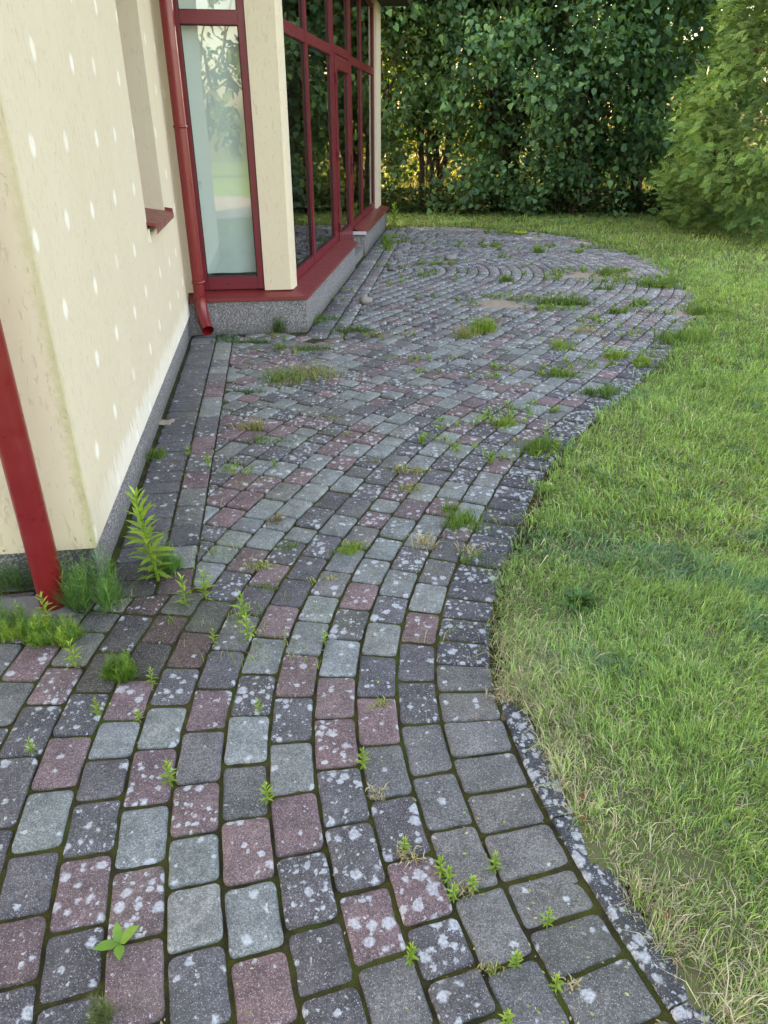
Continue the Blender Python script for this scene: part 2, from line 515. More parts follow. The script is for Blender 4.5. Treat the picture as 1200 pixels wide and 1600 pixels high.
# ------------------------------------------------------------------ paving
CENT = {   # courses counted from the edge; plan measured from the photograph: (pixel x, pixel y, colour)
 0: [(825,1560,'M'),(770,1450,'M'),(722,1340,'M'),(687,1250,'M'),(665,1167,'M'),(652,1095,'D'),(650,1032,'D'),(657,977,'R'),(662,932,'G'),(680,892,'M')],
 1: [(720,1560,'D'),(688,1487,'D'),(652,1398,'R'),(622,1290,'D'),(605,1203,'M'),(592,1125,'R'),(590,1055,'D'),(595,993,'G'),(605,952,'D'),(617,910,'G'),(637,872,'D')],
 2: [(612,1560,'M'),(575,1450,'R'),(548,1338,'D'),(535,1242,'D'),(525,1158,'R'),(525,1087,'R'),(530,1025,'G'),(545,972,'D'),(557,930,'R'),(577,890,'G'),(600,855,'G'),(620,825,'G'),(642,795,'R'),(660,767,'G')],
 3: [(525,1588,'D'),(500,1512,'D'),(477,1388,'D'),(462,1285,'R'),(455,1195,'G'),(457,1120,'D'),(465,1055,'R'),(482,993,'G'),(497,950,'G'),(517,912,'M'),(535,872,'G'),(562,835,'M'),(582,807,'R'),(600,788,'G')],
 4: [(412,1550,'R'),(395,1435,'G'),(385,1330,'R'),(380,1232,'M'),(385,1152,'G'),(397,1082,'D'),(412,1020,'G'),(438,968,'R'),(462,925,'D'),(478,885,'D'),(500,852,'D'),(527,820,'G'),(552,792,'D')],
 5: [(305,1545,'D'),(300,1420,'G'),(300,1340,'G'),(300,1265,'R'),(312,1180,'M'),(325,1105,'R'),(345,1042,'D'),(365,985,'M'),(390,937,'D'),(417,897,'R'),(445,862,'D')],
 6: [(210,1532,'R'),(210,1410,'R'),(220,1303,'G'),(230,1212,'R'),(252,1135,'G'),(269,1068,'D'),(293,1008,'R'),(325,962,'M'),(360,912,'D'),(382,870,'R'),(415,842,'G')],
 7: [(115,1605,'D'),(110,1515,'D'),(125,1392,'R'),(141,1280,'D'),(157,1217,'D'),(172,1157,'G'),(200,1090,'R'),(228,1027,'D'),(253,978,'R')],
 8: [(20,1590,'D'),(28,1495,'R'),(40,1380,'D'),(65,1280,'G'),(90,1190,'R'),(120,1115,'D'),(142,1052,'M'),(185,990,'D')],
 9: [(22,1220,'D'),(47,1142,'D'),(72,1075,'R')],
 10: [(22,1092,'M'),(35,1040,'R')]}
SOLD = [(950,1555),(895,1472),(855,1405),(815,1330),(785,1262),(765,1205),(745,1152),(735,1102),(725,1057),(723,1020),(722,982),(725,950),(735,922),(742,895)]
COLS = dict(E=(.066, .063, .068), G=(.190, .197, .184), R=(.162, .104, .104), D=(.097, .089, .091), M=(.131, .124, .116))

def to_sd(x, y):
    s, d = side(g(x, y)[None], GX, GY, GH, GS0)
    return s[0], d[0]

pavers = []     # (polygon, colour key, lichen, rank point)
def clip(poly, n, c):
    out = []
    for i in range(len(poly)):
        p = poly[i]; q = poly[(i + 1) % len(poly)]
        a = p @ n - c; b = q @ n - c
        if a >= 0: out.append(p)
        if (a >= 0) != (b >= 0): out.append(p + (q - p) * (a / (a - b)))
    return out
def area(poly):
    x = np.array([p[0] for p in poly]); y = np.array([p[1] for p in poly])
    return .5 * float(np.sum(x * np.roll(y, -1) - y * np.roll(x, -1)))
NC = .345       # width of the two straight courses along the house
def region_clip(poly):
    c = sum(poly) / len(poly)
    a_, w_ = uA(c), wA(c)
    if a_ < -.02:
        if w_ < NC + .06: poly = clip(poly, -AD, -(A0 @ AD) + (.102 if w_ > 0 else .012))
        return poly
    if a_ < 3.80:
        if w_ < .05: return []
        poly = clip(poly, AR, A0 @ AR + NC)
        if w_ < 1.0 and len(poly) > 2: poly = clip(poly, -AD, -(A0 @ AD) - 3.81)
        if len(poly) > 2 and a_ > 3.3 and w_ > .95: poly = clip(poly, ER, B0 @ ER + (NC if tF(c) > -.2 else -.2))
        return poly
    return clip(poly, ER, B0 @ ER + NC)

def add_paver(s0, s1, d0, d1, col, lich):
    if gfac((s0 + s1) / 2, (d0 + d1) / 2) < .012: return
    fa, fb = gfac((s0 + s1) / 2, d0), gfac((s0 + s1) / 2, d1)
    ji = .0040
    js_ = .0048 if s0 < 1.6 else .0066
    pts = [gp(s0 + js_ / max(fa, .3), d0 + ji), gp(s1 - js_ / max(fa, .3), d0 + ji), gp(s1 - js_ / max(fb, .3), d1 - ji), gp(s0 + js_ / max(fb, .3), d1 - ji)]
    if fb < .02: pts = [pts[0], pts[1], (pts[2] + pts[3]) / 2]
    if area(pts) < 0: pts = pts[::-1]
    pts = region_clip(pts)
    if len(pts) < 3 or area(pts) < .0022: return
    pavers.append((pts, col, lich))

def rcol():
    return random.choices('GRDM', (.38, .28, .26, .08))[0]
def rlich(col, s, d):
    base = {'G': .09, 'R': .33, 'D': .36, 'M': .08}[col]
    l = base * random.uniform(.15, 1.7)
    if s > 2.2: l += .10
    if s > 4.6: l += .28 * min(1, (s - 4.6) / 3)
    if d < .5 and s > 1.2: l += .12
    return min(l, .75)
S_END = 16.5
for k in range(-10, 28):
    d0, d1 = k * PIT, (k + 1) * PIT
    dm = (d0 + d1) / 2
    segs = []
    if k in CENT:
        L = sorted([(to_sd(x, y)[0], c) for x, y, c in CENT[k]])
        ss = [q[0] for q in L]
        js = [ss[0] - .5 * (ss[1] - ss[0])] + [(a + b) / 2 for a, b in zip(ss[:-1], ss[1:])] + [ss[-1] + .5 * (ss[-1] - ss[-2])]
        # even out towards the real block lengths (long 185 mm, short 125 mm)
        js2 = list(js)
        for i in range(1, len(js) - 1):
            la = (js[i] - js[i - 1]) * gfac(js[i], dm); lb = (js[i + 1] - js[i]) * gfac(js[i], dm)
            js2[i] = js[i] + .25 * (lb - la) / gfac(js[i], dm) * .3
        for i, (s, c) in enumerate(L): segs.append((js2[i], js2[i + 1], c))
        s = js2[0]
        while s > -1.2:
            l = .186 / max(gfac(s, dm), .2); segs.append((s - l, s, rcol())); s -= l
        s = js2[-1]
    else:
        s = (-1.2 if k >= 0 else 5.9) + random.uniform(0, .15)
    while s < S_END:
        f_ = gfac(s + .08, dm)
        if f_ < .008: s += .05; continue
        l = random.choice((.186, .186, .186, .128)) * random.uniform(.97, 1.03) / max(f_, .12)
        segs.append((s, s + l, rcol())); s += l
    for s0, s1, c in segs:
        ctr = gp((s0 + s1) / 2, dm)
        if not (-3.2 < ctr[0] < 6): continue
        if ctr[1] < .45: continue
        bs, bd = side(ctr[None])
        if bd[0] < (-.22 if k < 0 else -.3): continue
        if k < 0 and s0 < 6.0: continue
        # no second layer where the courses come round behind the house or overlap themselves
        if k >= 0 and s0 > 4 and ctr[0] < -.5: continue
        add_paver(s0, s1, d0, d1, c, rlich(c, (s0 + s1) / 2, dm))
# dark edge course laid crosswise
ss = sorted(to_sd(x, y)[0] for x, y in SOLD)
js = [ss[0] - .07] + [(a + b) / 2 for a, b in zip(ss[:-1], ss[1:])]
s = js[0]
while s > -.9: s -= .128; js.insert(0, s)
s = js[-1]
while s < 6.0: s += .128 / max(gfac(s, -.1), .5); js.append(s)
for a, b in zip(js[:-1], js[1:]):
    m = (a + b) / 2
    col = 'M' if m < 1.05 else 'E'
    l = .04 if m < 1.05 else .72 * random.uniform(.5, 1.5)
    add_paver(a, b, -.188, 0, col, l)
# straight courses along the long wall and along the glazed front
def straight(o, dr, rt, t0, t1, w0, w1, step, cols, lich):
    t = t0
    while t < t1 - .04:
        l = min(random.choice(step) * random.uniform(.98, 1.02), t1 - t)
        ji = .0035
        q = [o + dr * (t + ji) + rt * (w0 + ji), o + dr * (t + ji) + rt * (w1 - ji), o + dr * (t + l - ji) + rt * (w1 - ji), o + dr * (t + l - ji) + rt * (w0 + ji)]
        if area(q) < 0: q = q[::-1]
        c = random.choice(cols)
        pavers.append((q, c, lich * random.uniform(.3, 1.5)))
        t += l
straight(A0, AD, AR, -.10, 3.82, .012, .205, (.128,), 'D', .10)
straight(A0, AD, AR, -.10, 3.82, .207, .342, (.186, .186, .128), 'GRDMGR', .18)
straight(B0, ED, ER, -.21, 7.0, .012, .205, (.128,), 'DDM', .35)
straight(B0, ED, ER, -.21, 7.0, .207, .342, (.186, .186, .128), 'GRDMGR', .4)

def paver_mesh(poly, near, top):
    """rounded, worn block: outline rings and a slightly domed top"""
    n = len(poly); out = []
    r = .015 if near else .016
    steps = 4 if near else 2
    for i in range(n):
        p = poly[i]; a = poly[i - 1] - p; b = poly[(i + 1) % n] - p
        la, lb = np.linalg.norm(a), np.linalg.norm(b)
        if la < 1e-5 or lb < 1e-5: continue
        a /= la; b /= lb
        rr = min(r * random.uniform(.7, 1.5), la * .4, lb * .4)
        p0, p1 = p + a * rr, p + b * rr
        for k in range(steps):
            t = k / (steps - 1)
            out.append((1 - t) ** 2 * p0 + 2 * t * (1 - t) * p + t * t * p1)
    if near:   # points along the sides, worn a little in or out
        o2 = []
        m = len(out)
        for i in range(m):
            a, b = out[i], out[(i + 1) % m]; o2.append(a)
            L = np.linalg.norm(b - a)
            if L > .05:
                nrm = np.array([(b - a)[1], -(b - a)[0]]) / L
                for t in (.33, .67): o2.append(a + (b - a) * t + nrm * random.uniform(-.0022, .0012))
        out = o2
    out = np.array(out); c = out.mean(0); m = len(out)
    d = c - out; dl = np.linalg.norm(d, axis=1, keepdims=True); d = d / dl
    prof = ((0, -.05), (.0, -.0085), (.0022, -.0038), (.006, -.0012), (.0125, 0.0)) if near else ((0, -.03), (.001, -.009), (.009, 0.0))
    tx, ty = random.gauss(0, .012), random.gauss(0, .012)
    V = []
    for ins, z in prof:
        q = out + d * np.minimum(ins, dl * .5)
        V.append(np.column_stack([q, np.full(m, z)]))
    V = np.concatenate(V)
    V = np.vstack([V, [[c[0], c[1], .0008]]])
    V[:, 2] += top + (V[:, 0] - c[0]) * tx + (V[:, 1] - c[1]) * ty
    F = []
    R = len(prof)
    for k in range(R - 1):
        for i in range(m):
            j = (i + 1) % m
            F.append([k * m + i, k * m + j, (k + 1) * m + j, (k + 1) * m + i])
    for i in range(m): F.append([(R - 1) * m + i, (R - 1) * m + (i + 1) % m, R * m])
    return V, F, c

# bed of the paving, moss and soil standing in the joints
def bed_grid(xs, ys, lo, amp):
    XX, YY = np.meshgrid(xs, ys)
    x, y = XX.ravel(), YY.ravel()
    _, d = side(np.column_stack([x, y]))
    z = lo + amp * (.6 * vnoise(x, y, 18, 11) + .5 * vnoise(x, y, 70, 12) + .3 * vnoise(x, y, 160, 13))
    nx = len(xs); K = ((d > -.34)).reshape(XX.shape)
    F = [[j * nx + i, j * nx + i + 1, (j + 1) * nx + i + 1, (j + 1) * nx + i] for j in range(len(ys) - 1) for i in range(nx - 1)
         if K[j, i] and K[j + 1, i + 1] and K[j, i + 1] and K[j + 1, i]]
    return np.column_stack([x, y, z]), F
V1, F1 = bed_grid(np.arange(-2.6, 1.3, .016), np.arange(.3, 2.7 + .001, .016), -.0086, .0034)
V2, F2 = bed_grid(np.arange(-3.0, 4.2, .06), np.arange(2.7 - .06, 14.2, .06), -.0105, .003)
F2 = [[i + len(V1) for i in f] for f in F2]
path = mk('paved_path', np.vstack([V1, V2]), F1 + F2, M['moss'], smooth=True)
tag(path, kind='structure')

def vis_rank(c):
    """nearest pavers that lie inside the picture first"""
    v_ = np.array([c[0], c[1], -CAM_H])
    f = np.array([0, math.cos(PITCH), -math.sin(PITCH)]); dn = np.array([0, -math.sin(PITCH), -math.cos(PITCH)])
    dep = v_ @ f
    if dep < .1: return 99
    x = 600 + 1150 * v_[0] / dep; y = 800 + 1150 * (v_ @ dn) / dep
    inside = -40 < x < 1240 and -20 < y < 1660
    return float(np.linalg.norm(v_)) + (0 if inside else 40)
order = sorted(range(len(pavers)), key=lambda i: vis_rank(sum(pavers[i][0]) / len(pavers[i][0])))
SV, SF, ST, SL = [], [], [], []
off = 0
for rank, i in enumerate(order):
    poly, ck, lich = pavers[i]
    c = sum(poly) / len(poly)
    col = np.array(COLS[ck]) * random.uniform(.84, 1.16) * np.array([random.uniform(.96, 1.04), 1, random.uniform(.96, 1.04)])
    # soaked, stained blocks at the foot of the front downpipe
    dd = np.linalg.norm(c - np.array([-.97, 2.2]))
    if dd < .33 or np.linalg.norm(c - np.array([-.86, 2.02])) < .22: col = col * .55 * np.array([1.05, 1, .85]); lich *= .3
    V, F, ctr = paver_mesh(poly, c[1] < 6.0, random.gauss(0, .0022))
    lv = np.full(len(V), lich)
    if rank < 300:
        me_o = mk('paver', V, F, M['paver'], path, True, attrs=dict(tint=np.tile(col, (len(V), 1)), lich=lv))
    else:
        SV.append(V); SF += [[q + off for q in f] for f in F]; off += len(V)
        ST.append(np.tile(col, (len(V), 1))); SL.append(lv)
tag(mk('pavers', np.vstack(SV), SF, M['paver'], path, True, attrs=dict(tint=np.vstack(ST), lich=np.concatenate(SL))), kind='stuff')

# concrete edging strips in front of the lawn
def edging(s0, s1):
    n = 9; ring = []
    w0, w1 = -.272, -.196
    prof = [(w0, -.06), (w0 + .001, -.006), (w0 + .006, .002), (w1 - .006, .003), (w1 - .001, -.005), (w1, -.06)]
    V = []; F = []
    for i in range(n + 1):
        s = s0 + (s1 - s0) * i / n
        for d, z in prof:
            p = gp(s, d + random.gauss(0, .0006)); V.append((p[0], p[1], z + random.gauss(0, .0006)))
    m = len(prof)
    for i in range(n):
        for k in range(m - 1): F.append([i * m + k, (i + 1) * m + k, (i + 1) * m + k + 1, i * m + k + 1])
    F.append(list(range(m))); F.append([n * m + k for k in range(m)][::-1])
    return V, F
sj = to_sd(857, 1280)[0]
for s0, s1 in ((sj - 1.1, sj - .51), (sj - .505, sj - .003), (sj + .003, sj + .56)):
    V, F = edging(s0, s1)
    mk('edging_stone', V, F, M['kerb'], path, False, attrs=dict(tint=np.tile((.058, .060, .066), (len(V), 1)), lich=np.full(len(V), 1.0)))

# ------------------------------------------------------------------ the house
house = empty('house', (A0[0], A0[1], 0))
tag(house, 'cream plastered house with wine-red window frames and granite-chip plinth', 'house')
WT = 3.15        # height of the eaves
def frA(u, w, z): p = A0 + AD * u + AR * w; return (p[0], p[1], z)          # long wall: along, outwards, up
def frN(l, w, z): p = B0 - AR * l - AD * w; return (p[0], p[1], z)          # bay end: leftwards from its corner, outwards, up
def frF(t, w, z): p = B0 + ED * t + ER * w; return (p[0], p[1], z)          # glazed front: along, outwards, up
def frG(l, w, z): p = A0 - AR * l - AD * w; return (p[0], p[1], z)          # gable wall facing the viewer: leftwards, outwards, up

def boxes(fr, L, bev=.003):
    """several boxes in one wall frame, bevelled, returned as one vertex/face list"""
    bm = bmesh.new()
    for (u0, u1, w0, w1, z0, z1) in L:
        vs_ = [bm.verts.new(fr(u, w, z)) for z in (z0, z1) for w in (w0, w1) for u in (u0, u1)]
        for f in ((0, 2, 3, 1), (4, 5, 7, 6), (0, 1, 5, 4), (2, 6, 7, 3), (0, 4, 6, 2), (1, 3, 7, 5)):
            bm.faces.new([vs_[i] for i in f])
    bmesh.ops.recalc_face_normals(bm, faces=bm.faces[:])
    if bev: bmesh.ops.bevel(bm, geom=bm.edges[:], offset=bev, segments=2, affect='EDGES', clamp_overlap=True)
    V = [v.co[:] for v in bm.verts]; bm.verts.index_update()
    F = [[v.index for v in f.verts] for f in bm.faces]
    bm.free()
    return V, F

# walls: long wall with the recessed window opening, gable wall, hidden walls that close the volume
def quad_wall(fr, us, zs, holes, depth=.2):
    V = []; F = []; nu = len(us)
    for z in zs:
        for u in us: V.append(fr(u, 0, z))
    for j in range(len(zs) - 1):
        for i in range(nu - 1):
            if (i, j) in holes: continue
            F.append([j * nu + i, j * nu + i + 1, (j + 1) * nu + i + 1, (j + 1) * nu + i])
    for (i, j) in holes:
        b = len(V); u0, u1, z0, z1 = us[i], us[i + 1], zs[j], zs[j + 1]
        for (u, z) in ((u0, z0), (u1, z0), (u1, z1), (u0, z1)):
            V.append(fr(u, 0, z)); V.append(fr(u, -depth, z))
        for k in range(4):
            a, c = b + 2 * k, b + 2 * ((k + 1) % 4); F.append([a, a + 1, c + 1, c])
    return V, F
BOT = .165
V, F = quad_wall(frA, [0, 2.27, 3.08, 4.2], [BOT, 1.03, 2.45, WT], {(1, 1)}, .24)
b = len(V)
V += [frG(0, 0, BOT), frG(7, 0, BOT), frG(7, 0, WT), frG(0, 0, WT)]; F.append([b, b + 1, b + 2, b + 3])
b = len(V)   # drip edge under the plaster
V += [frA(0, 0, BOT), frA(4.2, 0, BOT), frA(4.2, -.05, BOT), frA(0, -.05, BOT)]; F.append([b, b + 1, b + 2, b + 3])
b = len(V)
V += [frG(0, 0, BOT), frG(7, 0, BOT), frG(7, -.05, BOT), frG(0, -.05, BOT)]; F.append([b, b + 1, b + 2, b + 3])
b = len(V)   # far sides
p0 = np.array(frG(7, 0, 0))[:2]; p1 = p0 + np.array([-.3, 11.8]); p2 = np.array(frF(7.19, -.14, 0))[:2]
for q, r_ in ((p0, p1), (p1, p2)):
    b = len(V); V += [(q[0], q[1], 0), (r_[0], r_[1], 0), (r_[0], r_[1], WT), (q[0], q[1], WT)]; F.append([b, b + 1, b + 2, b + 3])
mk('wall', V, F, M['plaster'], house)

# plinths
V, F = boxes(frA, [(.012, 3.84, -.3, -.012, -.1, BOT + .02)], .004); mk('plinth', V, F, M['chip'], house)
V, F = boxes(frG, [(.0121, 7, -.25, -.012, -.1, BOT + .02)], .004); mk('plinth', V, F, M['chip'], house)
def poly_prism(pts, z0, z1):
    n = len(pts); V = [(p[0], p[1], z0) for p in pts] + [(p[0], p[1], z1) for p in pts]
    F = [list(range(n))[::-1], [n + i for i in range(n)]] + [[i, (i + 1) % n, n + (i + 1) % n, n + i] for i in range(n)]
    return V, F
pl = [B0, np.array(frF(3.07, 0, 0))[:2], np.array(frF(3.07, -.6, 0))[:2], np.array(frN(.99, -.6, 0))[:2], np.array(frN(.99, 0, 0))[:2]]
V, F = poly_prism(pl, -.1, .262); mk('plinth', V, F, M['chip'], house)
pl = [np.array(frF(4.09, 0, 0))[:2], np.array(frF(6.95, 0, 0))[:2], np.array(frF(6.95, -.5, 0))[:2], np.array(frF(4.09, -.5, 0))[:2]]
V, F = poly_prism(pl, -.1, .262); mk('plinth', V, F, M['chip'], house)
V, F = boxes(frF, [(3.09, 4.07, -.45, -.03, -.1, .10)], .006); mk('door_step', V, F, M['asphaltgrey'], house)

# red sheet-metal sills on the bay plinth
def sill_strip(pts_out, pts_in, zo, zi, th=.028):
    n = len(pts_out); V = []
    for i in range(n):
        o, q = pts_out[i], pts_in[i]
        V += [(q[0], q[1], zi), (o[0], o[1], zo), (o[0], o[1], zo - th), (o[0] * .86 + q[0] * .14, o[1] * .86 + q[1] * .14, zo - th - .002)]
    F = []
    for i in range(n - 1):
        for k in range(3): F.append([i * 4 + k, (i + 1) * 4 + k, (i + 1) * 4 + k + 1, i * 4 + k + 1])
    F.append([0, 1, 2, 3]); e_ = (n - 1) * 4; F.append([e_ + 3, e_ + 2, e_ + 1, e_])
    return V, F
P2 = lambda t: np.array(t)[:2]
crn_o = B0 + ER * .018 - AD * .018
crn_i = P2(frF(.0, -.19, 0)) + AD * .16
so = [P2(frN(.955, .02, 0)), crn_o, P2(frF(3.13, .02, 0))]
si = [P2(frN(.955, -.17, 0)), crn_i, P2(frF(3.13, -.2, 0))]
V, F = sill_strip(so, si, .297, .352); mk('window_sill', V, F, M['sill'], house)
so = [P2(frF(4.06, .02, 0)), P2(frF(7.25, .02, 0))]; si = [P2(frF(4.06, -.2, 0)), P2(frF(7.25, -.2, 0))]
V, F = sill_strip(so, si, .297, .352); s2 = mk('window_sill', V, F, M['sill'], house)
V, F = boxes(frF, [(4.047, 4.057, -.17, .021, .262, .302)], 0); mk('sheet_edge', V, F, M['rawmetal'], s2)

# corner pillars between the window bays
def pillar(pts, z0, z1):
    V, F = poly_prism(pts, z0, z1)
    return mk('pillar', V, F, M['plaster'], house)
cN, cF = .085, .115
corner = None
# outer corner of the plaster: end plane recessed cN, front plane recessed cF
A_ = np.array([[AR[0], -ED[0]], [AR[1], -ED[1]]])
lhs = (B0 - ER * cF) - (B0 + AD * cN)
sol = np.linalg.solve(np.array([[AR[0], -ED[0]], [AR[1], -ED[1]]]), lhs)
corner = B0 + AD * cN + AR * sol[0]
kL = P2(frN(.335, -cN, 0))
kR = corner + ED * .16
pillar([corner - AR * .02, corner + ED * .02, kR, kR - ER * .2, kL + AD * .22, kL], .335, WT)
pillar([P2(frF(6.62, -.115, 0)), P2(frF(7.2, -.115, 0)), P2(frF(7.2, -.4, 0)), P2(frF(6.62, -.4, 0))], .335, WT)
V, F = boxes(frN, [(.875, .985, -.3, -.05, .335, WT)], .003); mk('pillar', V, F, M['plaster'], house)

def window(fr, vbars, hbars_by_field, panes, depth, name='window', lab=None):
    """frame of butted bars plus one object per pane"""
    L = [(u0, u1, w0, w1, z0, z1) for (u0, u1, w0, w1, z0, z1) in vbars + hbars_by_field]
    V, F = boxes(fr, L, .005)
    fo = mk(name, V, F, M['frame'], house)
    for (u0, u1, z0, z1) in panes:
        w = depth
        V = [fr(u0 - .008, w, z0 - .008), fr(u1 + .008, w, z0 - .008), fr(u1 + .008, w, z1 + .008), fr(u0 - .008, w, z1 + .008)]
        V += [fr(u0 - .008, w - .02, z0 - .008), fr(u1 + .008, w - .02, z0 - .008), fr(u1 + .008, w - .02, z1 + .008), fr(u0 - .008, w - .02, z1 + .008)]
        mk('pane', V[:4], [[0, 1, 2, 3]], M['glass'], fo)
        # black rubber gasket round the glass
        gk = [(u0, u0 + .007, w - .004, w + .007, z0, z1), (u1 - .007, u1, w - .004, w + .007, z0, z1),
              (u0 + .007, u1 - .007, w - .004, w + .006, z0, z0 + .007), (u0 + .007, u1 - .007, w - .004, w + .006, z1 - .007, z1)]
        Vg, Fg = boxes(fr, gk, 0); mk('gasket', Vg, Fg, M['black'], fo)
    return fo
# tall window in the bay end
wN = -cN - .035
fo = window(frN, [(.337, .39, wN - .06, wN + .02, .345, 3.1), (.805, .872, wN - .06, wN + .02, .345, 3.1)],
       [(.39, .805, wN - .06, wN + .018, .345, .447), (.39, .805, wN - .06, wN + .018, 2.215, 2.302), (.39, .805, wN - .06, wN + .018, 3.03, 3.1)],
       [(.39, .805, .447, 2.215), (.39, .805, 2.302, 3.03)], wN - .012)
for q_ in (.46, .62):
    V, F = boxes(frN, [(q_, q_ + .03, wN + .018, wN + .0205, .392, .399)], 0); mk('drain_slot', V, F, M['black'], fo)
# pale roller blind behind the glass, in slightly bowed lengths
V = []; F = []
for j, z in enumerate((.46, 3.0)):
    for i in range(13):
        l = .38 + .44 * i / 12; V.append(frN(l, wN - .10 - .006 * math.sin(i * .9), z))
for i in range(12): F.append([i, i + 1, 13 + i + 1, 13 + i])
mk('blind', V, F, M['blind'], fo, True)

# glazed front: window, door, window
wF_ = -cF - .05
lo, t0_, t1_, hi = .40, 2.20, 2.295, 3.10
fw = (wF_ - .06, wF_ + .014)
fh = (wF_ - .06, wF_ + .0125)
def glazed(us, tag_label=None):
    vb = [(a, b_, fw[0], fw[1], .345, hi) for a, b_ in us]
    hb = []; pn = []
    for (a0_, a1_), (b0_, b1_) in zip(us[:-1], us[1:]):
        hb += [(a1_, b0_, fh[0], fh[1], .345, .43), (a1_, b0_, fh[0], fh[1], t0_, t1_), (a1_, b0_, fh[0], fh[1], 3.04, hi)]
        pn += [(a1_, b0_, .43, t0_), (a1_, b0_, t1_, 3.04)]
    return window(frF, vb, hb, pn, wF_ - .01)
glazed([(.17, .27), (1.25, 1.35), (2.60, 2.70)])
glazed([(4.03, 4.12), (5.03, 5.13), (6.5, 6.6)])
# door with fanlight
dv = [(2.705, 2.80, fw[0], fw[1], .10, hi), (3.93, 4.025, fw[0], fw[1], .10, hi)]
dh = [(2.80, 3.93, fh[0], fh[1], 2.235, 2.32), (2.80, 3.93, fh[0], fh[1], 3.04, hi), (2.80, 3.93, fh[0], fh[1], .10, .14)]
window(frF, dv, dh, [(2.80, 3.93, 2.32, 3.04)], wF_ - .01, 'door_frame')
lv = [(2.81, 2.94, wF_ - .03, wF_ + .024, .15, 2.225), (3.79, 3.92, wF_ - .03, wF_ + .024, .15, 2.225)]
lh = [(2.94, 3.79, wF_ - .03, wF_ + .0225, .15, .42), (2.94, 3.79, wF_ - .03, wF_ + .0225, 2.09, 2.225)]
door = window(frF, lv, lh, [(2.94, 3.79, .42, 2.09)], wF_ - .006, 'door')
V, F = boxes(frF, [(3.845, 3.88, wF_ + .024, wF_ + .034, 1.0, 1.22), (3.85, 3.87, wF_ + .034, wF_ + .075, 1.10, 1.12), (3.74, 3.87, wF_ + .075, wF_ + .09, 1.098, 1.122)], .003)
mk('handle', V, F, M['black'], door)
for z in (.45, 1.2, 1.95):
    V, F = boxes(frF, [(2.79, 2.82, wF_ + .0245, wF_ + .045, z, z + .1)], .006); mk('hinge', V, F, M['frame'], door)
# recessed window in the long wall with its sill
wA_ = -.17
wi = window(frA, [(2.275, 2.345, wA_ - .05, wA_ + .02, 1.035, 2.445), (3.005, 3.075, wA_ - .05, wA_ + .02, 1.035, 2.445)],
       [(2.345, 3.005, wA_ - .05, wA_ + .018, 1.035, 1.12), (2.345, 3.005, wA_ - .05, wA_ + .018, 2.37, 2.445)], [(2.345, 3.005, 1.12, 2.37)], wA_ - .01)
V = []; F = []
for u in (2.25, 3.12):
    V += [frA(u, -.14, 1.075), frA(u, .055, 1.045), frA(u, .058, 1.005), frA(u, .050, 1.003)]
for k in range(3): F.append([k, k + 1, 4 + k + 1, 4 + k])
for u in (2.25, 3.12):     # upturned ends of the sheet
    b = len(V); V += [frA(u, -.14, 1.075), frA(u, .055, 1.045), frA(u, .053, 1.063), frA(u, -.14, 1.095)]; F.append([b, b + 1, b + 2, b + 3])
mk('window_sill', V, F, M['sill'], house)
V, F = boxes(frA, [(2.262, 2.276, .001, .012, .955, 1.03)], 0); mk('sealant_strip', V, F, M['reveal'], house)

# room behind the glass
inp = [P2(frF(.3, -.26, 0)), P2(frF(6.9, -.26, 0)), P2(frF(6.9, -4.6, 0)), P2(frN(4.6, -.3, 0)), P2(frN(.3, -.3, 0))]
nI = len(inp)
V = [(p[0], p[1], z) for z in (.30, 3.08) for p in inp]
mk('room_floor', V[:nI], [list(range(nI))], M['innerfloor'], house)
F = [[i, i + 1, nI + i + 1, nI + i] for i in (1, 2)] + [[nI + i for i in range(nI)]]
mk('room_wall', V, F, M['inner'], house)
V, F = boxes(frF, [(1.5, 3.2, -2.2, -1.4, .98, 1.02), (1.55, 1.61, -2.15, -2.09, .3, .98), (3.09, 3.15, -2.15, -2.09, .3, .98), (1.55, 1.61, -1.5, -1.44, .3, .98), (3.09, 3.15, -1.5, -1.44, .3, .98)], .004)
tb = mk('table', V, F, M['bark'], None, origin=frF(2.3, -1.8, .3)); tag(tb, 'dim wooden table inside the room behind the glazed front', 'table')

# roof: soffit, fascia, tiled slopes
out = [P2(frG(7.4, .5, 0)), P2(frA(-.5, .45, 0)), P2(frA(3.2, .45, 0)), B0 - AD * .45 + AR * .05, P2(frF(-.3, .33, 0)), P2(frF(7.35, .33, 0)), p1 + np.array([-.5, .6])]
n = len(out)
V = [(p[0], p[1], WT) for p in out] + [(p[0], p[1], WT + .16) for p in out]
for p in out: V.append((-4.6 + .25 * (p[0] > -2), min(max(p[1], 5.2), 9.5), 5.4))
F = [[n + i for i in range(0)]] if False else []
F += [[i, (i + 1) % n, n + (i + 1) % n, n + i] for i in range(n)]
mk('fascia', V[:2 * n], F, M['soffit'], house)
mk('soffit', V[:n], [list(range(n))], M['soffit'], house)
F = [[i, (i + 1) % n, n + (i + 1) % n, n + i] for i in range(n)]
mk('roof', V[n:], F, M['roof'], house)

